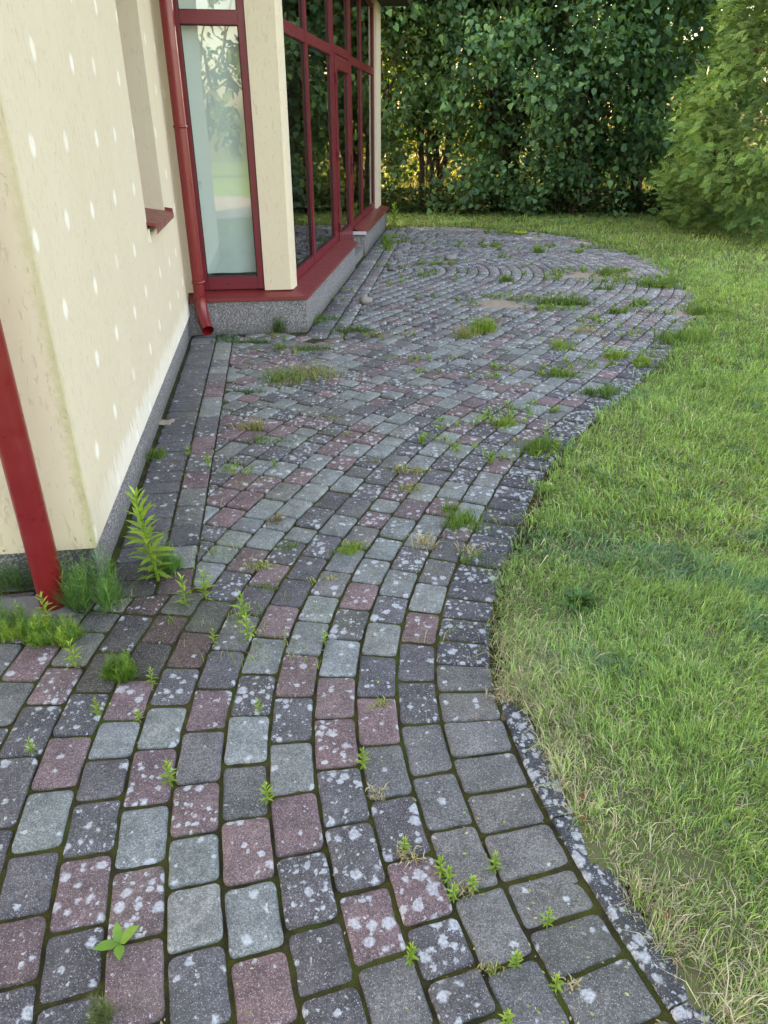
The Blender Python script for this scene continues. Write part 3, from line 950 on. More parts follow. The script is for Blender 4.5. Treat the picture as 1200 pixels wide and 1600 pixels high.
# downpipes
def tube(pts, rads, seg=18, cap=False):
    pts = [np.array(p, float) for p in pts]; V = []; F = []
    up = np.array([.3, .95, .1])
    for i, p in enumerate(pts):
        d = pts[min(i + 1, len(pts) - 1)] - pts[max(i - 1, 0)]; d /= np.linalg.norm(d)
        a = np.cross(d, up); a /= np.linalg.norm(a); b_ = np.cross(d, a)
        for k in range(seg):
            t = 2 * math.pi * k / seg; V.append(p + (a * math.cos(t) + b_ * math.sin(t)) * rads[i])
    for i in range(len(pts) - 1):
        for k in range(seg):
            k2 = (k + 1) % seg; F.append([i * seg + k, i * seg + k2, (i + 1) * seg + k2, (i + 1) * seg + k])
    return V, F
def ring_band(c, r0, r1, z0, z1, seg=20):
    return tube([(c[0], c[1], z0), (c[0], c[1], z0 + .001), (c[0], c[1], z1 - .001), (c[0], c[1], z1)], [r0, r1, r1, r0], seg)
# gable downpipe runs straight into the ground
c = P2(frG(.155, .115, 0))
V, F = tube([(c[0], c[1], z) for z in (-.05, .5, 1.2, 2.0, WT)], [.051] * 5, 28)
dp = mk('downpipe', V, F, M['pipe'], house, True); dp['label'] = 'bright red downpipe on the gable wall running into the ground'
V, F = ring_band(c, .051, .054, 1.95, 1.98); mk('bracket', V, F, M['pipe'], dp, True)
V, F = boxes(frG, [(.06, .36, .05, .2, -.03, .006)], .004); mk('drain_slab', V, F, M['asphaltgrey'], house)
# inner-corner downpipe with a spout
c = P2(frN(.865, .06, 0))
V, F = tube([(c[0], c[1], z) for z in (.29, .5, 1.2, 2.0, WT)], [.046] * 5, 24)
dp = mk('downpipe', V, F, M['pipe'], house, True); dp['label'] = 'red downpipe in the inner corner ending in a bent spout'
e0 = np.array([c[0], c[1], .30]); dr = np.array([.45, -.89, 0])
pts = [e0 + np.array([0, 0, .04]), e0, e0 + dr * .012 + np.array([0, 0, -.07]), e0 + dr * .04 + np.array([0, 0, -.13]), e0 + dr * .085 + np.array([0, 0, -.18]), e0 + dr * .15 + np.array([0, 0, -.22])]
V, F = tube(pts, [.050] * 6, 24); mk('elbow', V, F, M['pipe'], dp, True)
for z in (.43, 1.55, 2.7):
    V, F = ring_band(c, .046, .0515, z, z + .022); mk('bracket', V, F, M['pipe'], dp, True)
V, F = boxes(frN, [(.80, .955, .14, .33, -.03, .006)], .004); mk('drain_slab', V, F, M['asphaltgrey'], house)

# ------------------------------------------------------------------ vegetation helpers
def scatter(tv, tf, pos, X, Y, Z, scale, col, tcol=None):
    """many copies of a small template (tv verts, tf faces) in frames X, Y, Z -> arrays for mk()"""
    tv = np.asarray(tv, float); N = len(pos); n = len(tv)
    sc3 = np.asarray(scale, float)
    if sc3.ndim == 1: sc3 = np.repeat(sc3[:, None], 3, 1)
    W = tv[None] * sc3[:, None, :]
    P = pos[:, None, :] + W[:, :, 0:1] * X[:, None, :] + W[:, :, 1:2] * Y[:, None, :] + W[:, :, 2:3] * Z[:, None, :]
    loops0 = np.array([i for f in tf for i in f]); sizes0 = np.array([len(f) for f in tf])
    loops = (loops0[None] + (np.arange(N) * n)[:, None]).ravel()
    cc = np.repeat(col[:, None, :], n, 1)
    if tcol is not None: cc = cc * np.asarray(tcol)[None, :, None]
    return P.reshape(-1, 3), (loops, np.tile(sizes0, N)), cc.reshape(-1, 3)

def join(parts):
    V = []; L = []; S = []; Cc = []; o = 0
    for v, (l, s_), c in parts:
        V.append(v); L.append(l + o); S.append(s_); Cc.append(c); o += len(v)
    return np.vstack(V), (np.concatenate(L), np.concatenate(S)), np.vstack(Cc)

def norm(a): return a / np.maximum(np.linalg.norm(a, axis=1, keepdims=True), 1e-9)
def frames(d, roll=None):
    """leaf axis d -> X (width), Y (axis), Z (normal); normal near up with some roll"""
    Y = norm(d)
    up = np.tile([0, 0, 1.0], (len(d), 1)) + rng.normal(0, .35 if roll is None else roll, (len(d), 3))
    X = norm(np.cross(Y, up)); Z = np.cross(X, Y)
    return X, Y, Z

# heart-shaped leaf folded along its rib: unit length along +Y
HEART = ([(0, 0, 0), (-.30, .08, .07), (-.42, .32, .10), (-.27, .66, .04), (0, 1.0, -.12), (.27, .66, .04), (.42, .32, .10), (.30, .08, .07), (0, .38, .0), (0, .7, -.03)],
         [(0, 8, 2, 1), (8, 9, 3, 2), (9, 4, 3), (0, 7, 6, 8), (8, 6, 5, 9), (9, 5, 4)])
LANCE = ([(0, 0, 0), (-.12, .3, .03), (-.105, .65, .0), (0, 1.0, -.13), (.105, .65, .0), (.12, .3, .03), (0, .3, -.005), (0, .65, -.03)],
         [(0, 6, 1), (0, 5, 6), (6, 7, 2, 1), (6, 5, 4, 7), (7, 3, 2), (7, 4, 3)])
OVAL = ([(0, 0, 0), (-.22, .3, .05), (-.2, .65, .03), (0, 1.0, -.08), (.2, .65, .03), (.22, .3, .05), (0, .3, .0), (0, .65, -.01)], LANCE[1])

def branch(p0, p1, r0, r1, n=6, wob=.06, seg=6):
    p0, p1 = np.array(p0, float), np.array(p1, float)
    pts = [p0 + (p1 - p0) * t + (rng.normal(0, wob, 3) if 0 < t < 1 else 0) for t in np.linspace(0, 1, n)]
    return tube(pts, list(np.linspace(r0, r1, n)), seg)

def merge_list(L):
    V = []; F = []; o = 0
    for v, f in L:
        V += [tuple(q) for q in v]; F += [[i + o for i in t] for t in f]; o += len(v)
    return V, F

def shrub(name, label, cat, group, base, rx, ry, top, low, nclump, per, leaf, cols, zsplit=3.9, big=2.2, nstem=6, tmpl=HEART, trunk_r=.05, part_names=('crown', 'stem'), lowfn=None, mat='leaf', droop=.55):
    bx, by = base
    root = empty(name, (bx, by, 0)); tag(root, label, cat, group)
    # stems
    st = []
    tips = []
    for i in range(nstem):
        a = rng.uniform(0, 2 * math.pi); q = rng.uniform(.3, .8)
        mid = (bx + rx * q * .5 * math.cos(a), by + ry * q * .5 * math.sin(a), top * .36)
        b0 = (bx + rng.uniform(-.3, .3), by + rng.uniform(-.3, .3), -.04)
        V, F = branch(b0, mid, trunk_r * rng.uniform(.7, 1.2), trunk_r * .7, 7, .05); mk(part_names[1], V, F, M['bark'], root, True)
        sub = []
        for j in range(5):
            a2 = a + rng.uniform(-1.3, 1.3); q2 = rng.uniform(.5, .95)
            e_ = (bx + rx * q2 * math.cos(a2), by + ry * q2 * math.sin(a2), rng.uniform(low + .3, top * .9))
            t = rng.uniform(.3, 1)
            s0 = np.array(b0) + (np.array(mid) - np.array(b0)) * t
            sub.append(branch(s0, e_, trunk_r * .45, .006, 6, .09, 5))
        V, F = merge_list(sub); o = mk('twigs', V, F, M['bark'], root, True); o['kind'] = 'stuff'
    # leaf clumps: most of them in the outer shell of an uneven crown
    K = nclump
    th = rng.uniform(0, 2 * math.pi, K); zz = low + (top - low) * rng.uniform(0, 1, K) ** .9
    hz = (zz - low) / (top - low)
    prof = np.sqrt(np.clip(1 - (np.abs(hz - .45) / .62) ** 2.4, .02, 1))
    lump = 1 + .26 * np.sin(3 * th + zz * 1.9 + bx) + .2 * np.sin(6 * th - zz * 3.9 + by)
    rr = np.where(rng.uniform(size=K) < .72, rng.uniform(.74, 1.04, K), rng.uniform(.2, .8, K)) * prof * lump
    cx = bx + rx * rr * np.cos(th); cy = by + ry * rr * np.sin(th)
    nb = max(6, K // 14)
    bi = rng.integers(0, K, nb); asg = rng.integers(0, nb, K); mv = rng.uniform(size=K) < .62
    tt_ = bi[asg]
    cx = np.where(mv, cx[tt_] + rng.normal(0, .17, K) + .28 * np.cos(th[tt_]), cx); cy = np.where(mv, cy[tt_] + rng.normal(0, .17, K) + .28 * np.sin(th[tt_]), cy)
    zz = np.where(mv, np.maximum(zz[tt_] + rng.normal(-.05, .24, K), low * .6), zz); th = np.where(mv, th[tt_], th)
    if lowfn is not None:
        kp = lowfn(cx, cy, zz); cx, cy, zz, th = cx[kp], cy[kp], zz[kp], th[kp]; K = len(cx)
    tone = np.clip(1 + rng.normal(0, .30, K), .45, 1.8)
    parts = []
    for hi_, msk in ((False, zz < zsplit), (True, zz >= zsplit)):
        idx = np.where(msk)[0]
        if len(idx) == 0: continue
        p_ = per if not hi_ else max(2, int(per / (big * 1.6)))
        ii = np.repeat(idx, p_); N = len(ii)
        sp = .17 * (1 if not hi_ else 2.0)
        outw = np.column_stack([np.cos(th[ii]), np.sin(th[ii]), np.full(N, -.1)])
        pos = np.column_stack([cx[ii], cy[ii], zz[ii]]) + rng.normal(0, sp, (N, 3)) * np.array([1, 1, .9])
        d = outw * .55 + rng.normal(0, .75, (N, 3)) + np.array([0, 0, -droop])
        X, Y, Z = frames(d, .45)
        s = leaf * rng.uniform(.38, 1.4, N) * (big if hi_ else 1)
        c0 = np.array(cols)[rng.integers(0, len(cols), N)] * (tone[ii] * np.clip(rng.normal(1, .14, N), .6, 1.4))[:, None]
        parts.append(scatter(*tmpl, pos, X, Y, Z, s, c0))
    V, F, cc = join(parts)
    mk(part_names[0], V, F, M[mat], root, True, attrs=dict(col=cc))
    return root

# ------------------------------------------------------------------ lilac hedge
LIL = [(.088, .20, .09), (.11, .245, .095), (.066, .165, .092), (.15, .285, .105)]
def thin(x0, x1, z1, keep):
    def f(cx, cy, cz):
        hole = (cx > x0) & (cx < x1) & (cz < z1)
        return ~hole | (rng.uniform(size=len(cx)) < keep)
    return f
hedge = 'lilac bushes of the hedge'
bush = [
 ('dark lilac bush right behind the far corner of the house', (-.35, 16.3), 1.35, 1.0, 6.0, .3, 430, thin(-9, 9, 1.2, .8)),
 ('lilac bush with yellow light glinting through its left side', (1.05, 16.7), 1.3, 1.0, 6.2, .5, 370, thin(.3, 2.0, 1.4, .2)),
 ('lilac bush with bare crooked lower stems in the hedge middle', (2.35, 16.1), 1.35, 1.1, 6.0, .2, 500, thin(1.3, 2.2, .9, .6)),
 ('broad-leaved lilac bush drooping to the lawn left of the conifer', (3.55, 15.4), 1.35, 1.15, 6.0, .1, 600, None),
 ('lilac bush with white sky gaps beside the conifer top', (4.9, 16.0), 1.3, 1.1, 5.8, .3, 470, None),
 ('lilac bush added for shade, mostly hidden behind the golden conifer', (6.6, 16.4), 1.4, 1.1, 6.0, .4, 170, None),  # added to lengthen the hedge's shade, hardly in view
 ('unseen lilac bush added for shade far right behind the golden conifer', (8.6, 16.4), 1.5, 1.1, 6.0, .4, 150, None),  # out of view, added so the hedge shades more of the lawn
 ('unseen lilac bush added behind the glazed front to block the sun', (-1.9, 17.3), 1.4, 1.0, 6.0, .1, 420, None),  # added out of view to stop low sun leaking onto lawn and terrace
 ('unseen lilac bush added farthest left behind the house to block the sun', (-4.1, 17.0), 1.6, 1.0, 6.0, .1, 420, None)]  # added out of view as a further sun blocker
for lab, ctr, rx, ry, top, low, ncl, fn in bush:
    shrub('lilac_bush', lab, 'bush', hedge, ctr, rx, ry, top, low, ncl, 34, .108, LIL, lowfn=fn, nstem=7, zsplit=(3.9 if -1.5 < ctr[0] < 6 else .0), big=(2.2 if -1.5 < ctr[0] < 6 else 2.0))

# shrubs standing in the sun beyond the hedge
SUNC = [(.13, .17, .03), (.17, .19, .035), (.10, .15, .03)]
for i, (lab, c, r_, t_) in enumerate([
  ('low sunlit yellow-green shrub beyond the hedge at left', (-.4, 21.5), 1.5, 1.7), ('low sunlit yellow-green shrub glowing through the hedge gap', (1.9, 22.3), 1.5, 1.6),
  ('low sunlit yellow-green shrub beyond the hedge middle', (4.3, 22.0), 1.5, 1.8), ('low sunlit yellow-green shrub beyond the hedge at right', (6.8, 22.5), 1.6, 1.9)]):
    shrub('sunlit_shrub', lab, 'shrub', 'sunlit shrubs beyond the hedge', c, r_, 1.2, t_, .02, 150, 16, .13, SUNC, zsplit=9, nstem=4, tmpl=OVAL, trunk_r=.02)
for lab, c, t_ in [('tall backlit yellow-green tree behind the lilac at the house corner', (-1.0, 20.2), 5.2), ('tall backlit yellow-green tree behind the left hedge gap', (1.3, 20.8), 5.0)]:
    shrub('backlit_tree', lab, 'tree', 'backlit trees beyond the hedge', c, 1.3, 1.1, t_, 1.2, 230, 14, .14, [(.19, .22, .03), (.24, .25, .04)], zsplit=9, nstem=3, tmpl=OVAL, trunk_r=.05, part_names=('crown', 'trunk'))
TREEC = [(.06, .10, .03), (.09, .13, .035), (.07, .12, .03)]
for lab, c, t_ in [('tall background tree behind the hedge, right of the house corner', (-1.8, 37), 9.5), ('tall background tree behind the hedge middle', (3.2, 29), 8.5),
                   ('tall background tree behind the conifer', (8.0, 28), 9.0), ('tall background tree far right beyond the conifer', (13.5, 28), 9.0)]:
    shrub('background_tree', lab, 'tree', 'trees beyond the hedge', c, 3.0, 2.2, t_, .6, 420, 10, .34, TREEC, zsplit=99, nstem=3, tmpl=OVAL, trunk_r=.16, part_names=('crown', 'trunk'))
# trees behind the viewer, mirrored in the bay window
for lab, c, t_ in [('leafy garden tree behind the viewer, mirrored in the blind window', (-.6, -13), 6.5), ('leafy garden tree behind the viewer to the right', (5, -15), 7.5),
                   ('leafy garden tree behind the viewer to the left', (-9, -14), 7)]:
    shrub('garden_tree', lab, 'tree', 'trees behind the viewer', c, 2.4, 2.0, t_, 1.2, 260, 12, .3, [(.07, .12, .03), (.10, .15, .04)], zsplit=99, nstem=3, tmpl=OVAL, trunk_r=.12, part_names=('crown', 'trunk'))

# ------------------------------------------------------------------ golden conifer at the right
def spray_template():
    V = [(0, 0, 0)]; F = []; tone = [.7]
    def strip(p, q, w, t0, t1):
        p = np.array(p, float); q = np.array(q, float); d = q - p; s = np.array([d[1], -d[0], 0]); s = s / (np.linalg.norm(s) + 1e-9) * w
        b = len(V)
        m = (p + q) / 2
        V.extend([tuple(p - s * .5), tuple(p + s * .5), tuple(m + s * .9), tuple(m - s * .9), tuple(q)]); tone.extend([t0, t0, (t0 + t1) / 2, (t0 + t1) / 2, t1])
        F.append((b, b + 1, b + 2, b + 3)); F.append((b + 3, b + 2, b + 4))
    pts = [(0, t, -.10 * t * t) for t in (0, .25, .5, .75, 1.0)]
    for a, b in zip(pts[:-1], pts[1:]): strip(a, b, .03, .75, 1.0)
    for i, t in enumerate((.08, .2, .32, .44, .56, .68, .8, .9)):
        L = .46 * (1 - t) + .10; sg = -1 if i % 2 else 1
        b0 = (0, t, -.1 * t * t); b1 = (sg * L * .62, t + L * .72, -.1 * t * t - .14 * L)
        strip(b0, b1, .038, .85, 1.2)
        m_ = tuple(np.array(b0) * .5 + np.array(b1) * .5)
        strip(m_, (m_[0] + sg * L * .10, m_[1] + L * .42, m_[2] - .04), .03, .95, 1.3)
    return V, F, np.array(tone)
SPV, SPF, SPT = spray_template()
def conifer(name, label, base, R, H, N, seed=3):
    bx, by = base
    root = empty(name, (bx, by, 0)); tag(root, label, 'conifer')
    V, F = branch((bx, by, -.05), (bx, by, H * .95), .11, .02, 8, .03, 8); mk('trunk', V, F, M['bark'], root, True)
    L = []
    for i in range(70):
        z = rng.uniform(.1, H * .9); a = rng.uniform(0, 6.28); r_ = R * (1 - (z / H) ** 1.7) * .85
        L.append(branch((bx, by, z * .9), (bx + r_ * math.cos(a), by + r_ * math.sin(a), z + .25), .018, .005, 4, .04, 4))
    V, F = merge_list(L); o = mk('twigs', V, F, M['bark'], root, True); o['kind'] = 'stuff'
    z = H * rng.uniform(0, 1, N) ** 1.25
    th = rng.uniform(0, 2 * math.pi, N)
    # plumes: sprays gathered on some 240 branch ends
    K = 260
    kz = H * rng.uniform(0, 1, K) ** 1.2; kt = rng.uniform(0, 2 * math.pi, K); kl = rng.uniform(.80, 1.12, K)
    front = np.cos(kt - math.atan2(-by, -bx)) > -.25
    wt = np.where(front, 1.0, .25); pk = rng.choice(K, N, p=wt / wt.sum())
    z = np.clip(kz[pk] + rng.normal(0, .13, N), .02, H); th = kt[pk] + rng.normal(0, .11, N)
    prof = np.sqrt(np.clip(1 - (z / H) ** 1.9, .01, 1)) * (.86 + .14 * np.clip(z / .7, 0, 1))
    rad = R * prof * kl[pk] * np.clip(rng.normal(.97, .07, N), .7, 1.1)
    rad = np.where(rng.uniform(size=N) < .2, rad * rng.uniform(.6, .9, N), rad)
    pos = np.column_stack([bx + rad * np.cos(th), by + rad * np.sin(th), z])
    d = np.column_stack([np.cos(th), np.sin(th), rng.normal(-.1, .3, N)]) + rng.normal(0, .4, (N, 3))
    X, Y, Z = frames(d, .8)
    s = rng.uniform(.10, .21, N)
    tone = (.55 + .75 * (kl[pk] - .80) / .32) * np.clip(rng.normal(1, .15, N), .6, 1.4)  # shade between plumes put into the colour: recessed ones darker
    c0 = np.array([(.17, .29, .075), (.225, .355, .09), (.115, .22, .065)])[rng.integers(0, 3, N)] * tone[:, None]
    c0 = np.where((z < .55)[:, None], c0 * np.array([.8, .88, .95]), c0)  # shade low on the crown painted into the spray colour
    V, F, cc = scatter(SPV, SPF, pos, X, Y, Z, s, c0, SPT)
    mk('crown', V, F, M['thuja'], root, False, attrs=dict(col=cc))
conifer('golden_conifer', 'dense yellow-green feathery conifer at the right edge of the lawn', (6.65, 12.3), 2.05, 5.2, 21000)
conifer('dark_conifer', 'low dark green conifer between the lilac and the golden conifer', (5.55, 13.5), .8, 1.5, 1800)

# ------------------------------------------------------------------ grass
def blades(P, hgt, wid, lean, col, z0=0.0, ang=None):
    """two-segment blades standing on points P (N,2)"""
    N = len(P)
    a = rng.uniform(0, 2 * math.pi, N); ca, sa = np.cos(a), np.sin(a)
    b = rng.uniform(0, 2 * math.pi, N) if ang is None else ang; cb, sb = np.cos(b), np.sin(b)
    zb = np.zeros(N) + z0
    W = wid / 2
    V = np.empty((N, 5, 3))
    V[:, 0] = np.column_stack([P[:, 0] - ca * W, P[:, 1] - sa * W, zb]); V[:, 1] = np.column_stack([P[:, 0] + ca * W, P[:, 1] + sa * W, zb])
    mx = P[:, 0] + cb * lean * hgt * .35; my = P[:, 1] + sb * lean * hgt * .35; mz = zb + hgt * .6
    V[:, 2] = np.column_stack([mx + ca * W * .8, my + sa * W * .8, mz]); V[:, 3] = np.column_stack([mx - ca * W * .8, my - sa * W * .8, mz])
    V[:, 4] = np.column_stack([P[:, 0] + cb * lean * hgt, P[:, 1] + sb * lean * hgt, zb + hgt * np.clip(1.05 - .45 * lean, .15, 1.0)])
    o = (np.arange(N) * 5)[:, None]
    loops = np.concatenate([o + np.array([[0, 1, 2, 3, 3, 2, 4]])], 1).ravel()
    sizes = np.tile([4, 3], N)
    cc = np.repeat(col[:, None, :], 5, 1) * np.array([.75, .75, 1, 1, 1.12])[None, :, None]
    return V.reshape(-1, 3), (loops, sizes), cc.reshape(-1, 3)

def lawn_points(n, x0, x1, y0, y1):
    P = np.column_stack([rng.uniform(x0, x1, n), rng.uniform(y0, y1, n)])
    # only what the picture, or a step to its side, can see
    P = P[(P[:, 0] < 1.3 + .66 * np.hypot(P[:, 1], .9)) & (P[:, 0] > -2.6 - .2 * P[:, 1])]
    S_, d = side(P)
    ragged = np.interp(S_, [.72, .98], [-.276, -.205]) - .02 * vnoise(P[:, 0], P[:, 1], 14, 21) - .015 * vnoise(P[:, 0], P[:, 1], 40, 22)
    k = d < ragged
    return P[k], d[k]
gp_ = []
for n, x0, x1, y0, y1, hm, wm in ((300000, .2, 3.6, .35, 2.6, .041, .0025), (150000, .2, 5.2, 2.6, 5.0, .044, .0044), (120000, .8, 7.2, 5.0, 9.0, .047, .007), (120000, -2.5, 10, 9.0, 15.4, .05, .011)):
    per = 11
    T, dT = lawn_points(n // per, x0, x1, y0, y1)
    ti = np.repeat(np.arange(len(T)), per); N = len(ti)
    o_ = rng.normal(0, 1, (N, 2)) * (wm * 5.5 * rng.uniform(.5, 1.5, len(T)))[ti][:, None]
    P = T[ti] + o_; x, y = P[:, 0], P[:, 1]; d = dT[ti]
    flow = 3.1 * vnoise(T[:, 0], T[:, 1], 2.6, 38)[ti]
    ang = np.where(rng.uniform(size=N) < .55, np.arctan2(o_[:, 1], o_[:, 0]), flow + rng.normal(0, .7, N))
    tt = np.clip(rng.normal(1, .22, len(T)), .5, 1.6)[ti]; th_ = np.clip(rng.normal(1, .25, len(T)), .5, 1.8)[ti]
    tj = rng.normal(0, .35, len(T))[ti]
    n1 = vnoise(x, y, 2.2, 31); n2 = vnoise(x, y, 6, 32); n3 = vnoise(x, y, 1.1, 33)
    h_ = hm * th_ * np.clip(rng.normal(1, .36, N) + .35 * n2 + .2 * vnoise(x, y, 17, 36), .3, 2.4)
    lean = np.clip(np.abs(rng.normal(.6, .35, N)), 0, 1.4)
    green = np.array([.235, .415, .122]) * np.ones((N, 1)); lime = np.array([.375, .54, .155]); blue = np.array([.155, .32, .175]); straw = np.array([.60, .53, .35])
    col = green + (lime - green) * np.clip(.42 + .4 * n1 + tj + rng.normal(0, .15, N), 0, 1)[:, None]
    bm_ = np.clip((.6 * n2 + .3 * n3 + .9 * vnoise(x, y, 15, 37) - .6) * 1.0, 0, .7)
    col = np.where(((rng.uniform(size=len(T))[ti] < bm_))[:, None], blue, col)
    edge = np.clip(1 - (-.25 - d) / .32, 0, 1) * np.clip((2.9 - y) / 1.2, 0, 1)
    ps = .07 + .6 * edge + .13 * np.clip(vnoise(x, y, 3.3, 35), 0, 1)
    dry = rng.uniform(size=N) < ps
    col[dry] = straw * rng.uniform(.6, 1.2, (dry.sum(), 1))
    lean[dry] += .45
    far_ = np.clip((y - 9) / 5, 0, 1)[:, None]
    col = col * (1 - .12 * far_) * (tt * np.clip(rng.normal(1, .14, N), .5, 1.5))[:, None]
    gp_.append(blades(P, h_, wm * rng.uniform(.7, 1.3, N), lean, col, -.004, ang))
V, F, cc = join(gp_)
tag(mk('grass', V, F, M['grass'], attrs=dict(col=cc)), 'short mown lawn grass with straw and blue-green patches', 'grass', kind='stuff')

# broad-leaved weeds and clover in the lawn
wp = []
P, d = lawn_points(9000, .2, 8, .5, 9)
keep = (vnoise(P[:, 0], P[:, 1], 1.9, 41) + rng.normal(0, .5, len(P)) > .35)
P = P[keep]
for tm, nl, l0, l1, cset, sub in ((LANCE, 7, .012, .032, [(.19, .26, .035), (.15, .23, .035)], P[::2]), (OVAL, 9, .012, .026, [(.08, .16, .05), (.11, .19, .06)], P[1::2])):
    K = len(sub); ii = np.repeat(np.arange(K), nl); N = len(ii)
    th = rng.uniform(0, 6.28, N)
    pos = np.column_stack([sub[ii, 0] + .02 * np.cos(th) * (nl > 8) * rng.uniform(.3, 2, N), sub[ii, 1] + .02 * np.sin(th) * (nl > 8) * rng.uniform(.3, 2, N), rng.uniform(.015, .05, N)])
    d_ = np.column_stack([np.cos(th), np.sin(th), rng.uniform(.1, 1.2, N)])
    X, Y, Z = frames(d_, .2)
    wp.append(scatter(*tm, pos, X, Y, Z, rng.uniform(l0, l1, N) * (1 + .06 * sub[ii, 1]), np.array(cset)[rng.integers(0, len(cset), N)] * rng.uniform(.75, 1.2, (N, 1))))
V, F, cc = join(wp)
tag(mk('lawn_weeds', V, F, M['weed'], attrs=dict(col=cc)), 'small clover and lime-green weeds mixed into the lawn', 'weeds', kind='stuff')

# dark ground cover under the hedge
N = 17000
pos = np.column_stack([rng.uniform(-5, 6.5, N), rng.normal(15.7, .5, N), rng.uniform(0, .40, N)])
th = rng.uniform(0, 6.28, N)
X, Y, Z = frames(np.column_stack([np.cos(th), np.sin(th), rng.uniform(-.1, .6, N)]), .4)
V, F, cc = scatter(*OVAL, pos, X, Y, Z, rng.uniform(.06, .12, N), np.array([.045, .085, .03]) * rng.uniform(.6, 1.4, (N, 1)))
tag(mk('ground_cover', V, F, M['leaf'], attrs=dict(col=cc)), 'dark leafy ground cover under the lilac hedge', 'ground cover', kind='stuff')
# rough meadow in the sun beyond the hedge
N = 16000
P = np.column_stack([rng.uniform(-6, 12, N), rng.uniform(17.5, 27, N)])
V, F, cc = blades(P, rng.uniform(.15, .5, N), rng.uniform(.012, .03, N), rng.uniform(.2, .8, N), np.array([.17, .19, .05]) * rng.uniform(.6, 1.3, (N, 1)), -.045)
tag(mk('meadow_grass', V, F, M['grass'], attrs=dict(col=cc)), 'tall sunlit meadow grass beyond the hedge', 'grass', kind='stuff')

# ------------------------------------------------------------------ weeds in the paving
def at(x, y): p = g(x, y); return (p[0], p[1], -.006)

def tuft(name, label, cat, pxy, n, rx, ry, h, wid, cols, lean=.5, mat='grass', group=None, jit=.25, rot=0.0):
    b = at(*pxy)
    # ragged: several little tussocks of their own size and height
    q = max(4, n // 45); q_r = .8 * np.sqrt(rng.uniform(0, 1, q)); q_t = rng.uniform(0, 6.28, q); q_h = rng.uniform(.35, 1.1, q); q_s = rng.uniform(.2, .36, q)
    wq = rng.uniform(.3, 1, q); qi = rng.choice(q, n, p=wq / wq.sum())
    lx = rx * (q_r[qi] * np.cos(q_t[qi]) + rng.normal(0, 1, n) * q_s[qi]); ly = ry * (q_r[qi] * np.sin(q_t[qi]) + rng.normal(0, 1, n) * q_s[qi])
    r_ = 1 - q_h[qi]
    P = np.column_stack([b[0] + lx * math.cos(rot) - ly * math.sin(rot), b[1] + lx * math.sin(rot) + ly * math.cos(rot)])
    hh = h * np.clip(rng.normal(1, jit, n), .3, 1.7) * (1.0 - .8 * r_)
    c = np.array(cols)[rng.integers(0, len(cols), n)] * rng.uniform(.7, 1.25, (n, 1))
    V, F, cc = blades(P, hh, wid * rng.uniform(.7, 1.3, n), np.clip(np.abs(rng.normal(lean, .25, n)), 0, 1.3), c, b[2])
    return tag(mk(name, V, F, M[mat], origin=b, attrs=dict(col=cc)), label, cat, group)

def strands(name, label, pxy, n, rx, ry, h, cols, group=None):
    """horsetail: thin jointed stalks each with whorls of fine side needles"""
    b = at(*pxy); parts = []
    r_ = np.sqrt(rng.uniform(0, 1, n)); t = rng.uniform(0, 6.28, n)
    sx = b[0] + rx * r_ * np.cos(t); sy = b[1] + ry * r_ * np.sin(t)
    hh = h * np.clip(rng.normal(.85, .38, n), .25, 1.7) * (1.1 - .25 * r_)
    la = rng.uniform(0, 6.28, n); ll = np.abs(rng.normal(.2, .15, n))
    c = np.array(cols)[rng.integers(0, len(cols), n)] * rng.uniform(.7, 1.25, (n, 1))
    parts.append(blades(np.column_stack([sx, sy]), hh, np.full(n, .0026), ll * 0 + .1, c, b[2]))
    nw = 7; per = 5
    ii = np.repeat(np.arange(n), nw * per)
    lev = np.tile(np.repeat(np.linspace(.12, .92, nw), per), n)
    N = len(ii); a = rng.uniform(0, 6.28, N)
    L = h * .55 * (1.05 - lev) * rng.uniform(.6, 1.2, N) + .012
    pos = np.column_stack([sx[ii] + .1 * 0, sy[ii], b[2] + hh[ii] * lev])
    d = np.column_stack([np.cos(a), np.sin(a), rng.uniform(.5, 2.2, N)])
    X, Y, Z = frames(d, .3)
    tv = [(-.5, 0, 0), (.5, 0, 0), (0, 1, -.08)]; tf = [(0, 1, 2)]
    parts.append(scatter(tv, tf, pos, X, Y, Z, np.column_stack([np.full(N, .0021), L, L]), c[ii] * rng.uniform(.85, 1.2, (N, 1))))
    V, F, cc = join(parts)
    return tag(mk(name, V, F, M['weed'], origin=b, attrs=dict(col=cc)), label, 'horsetail', group)

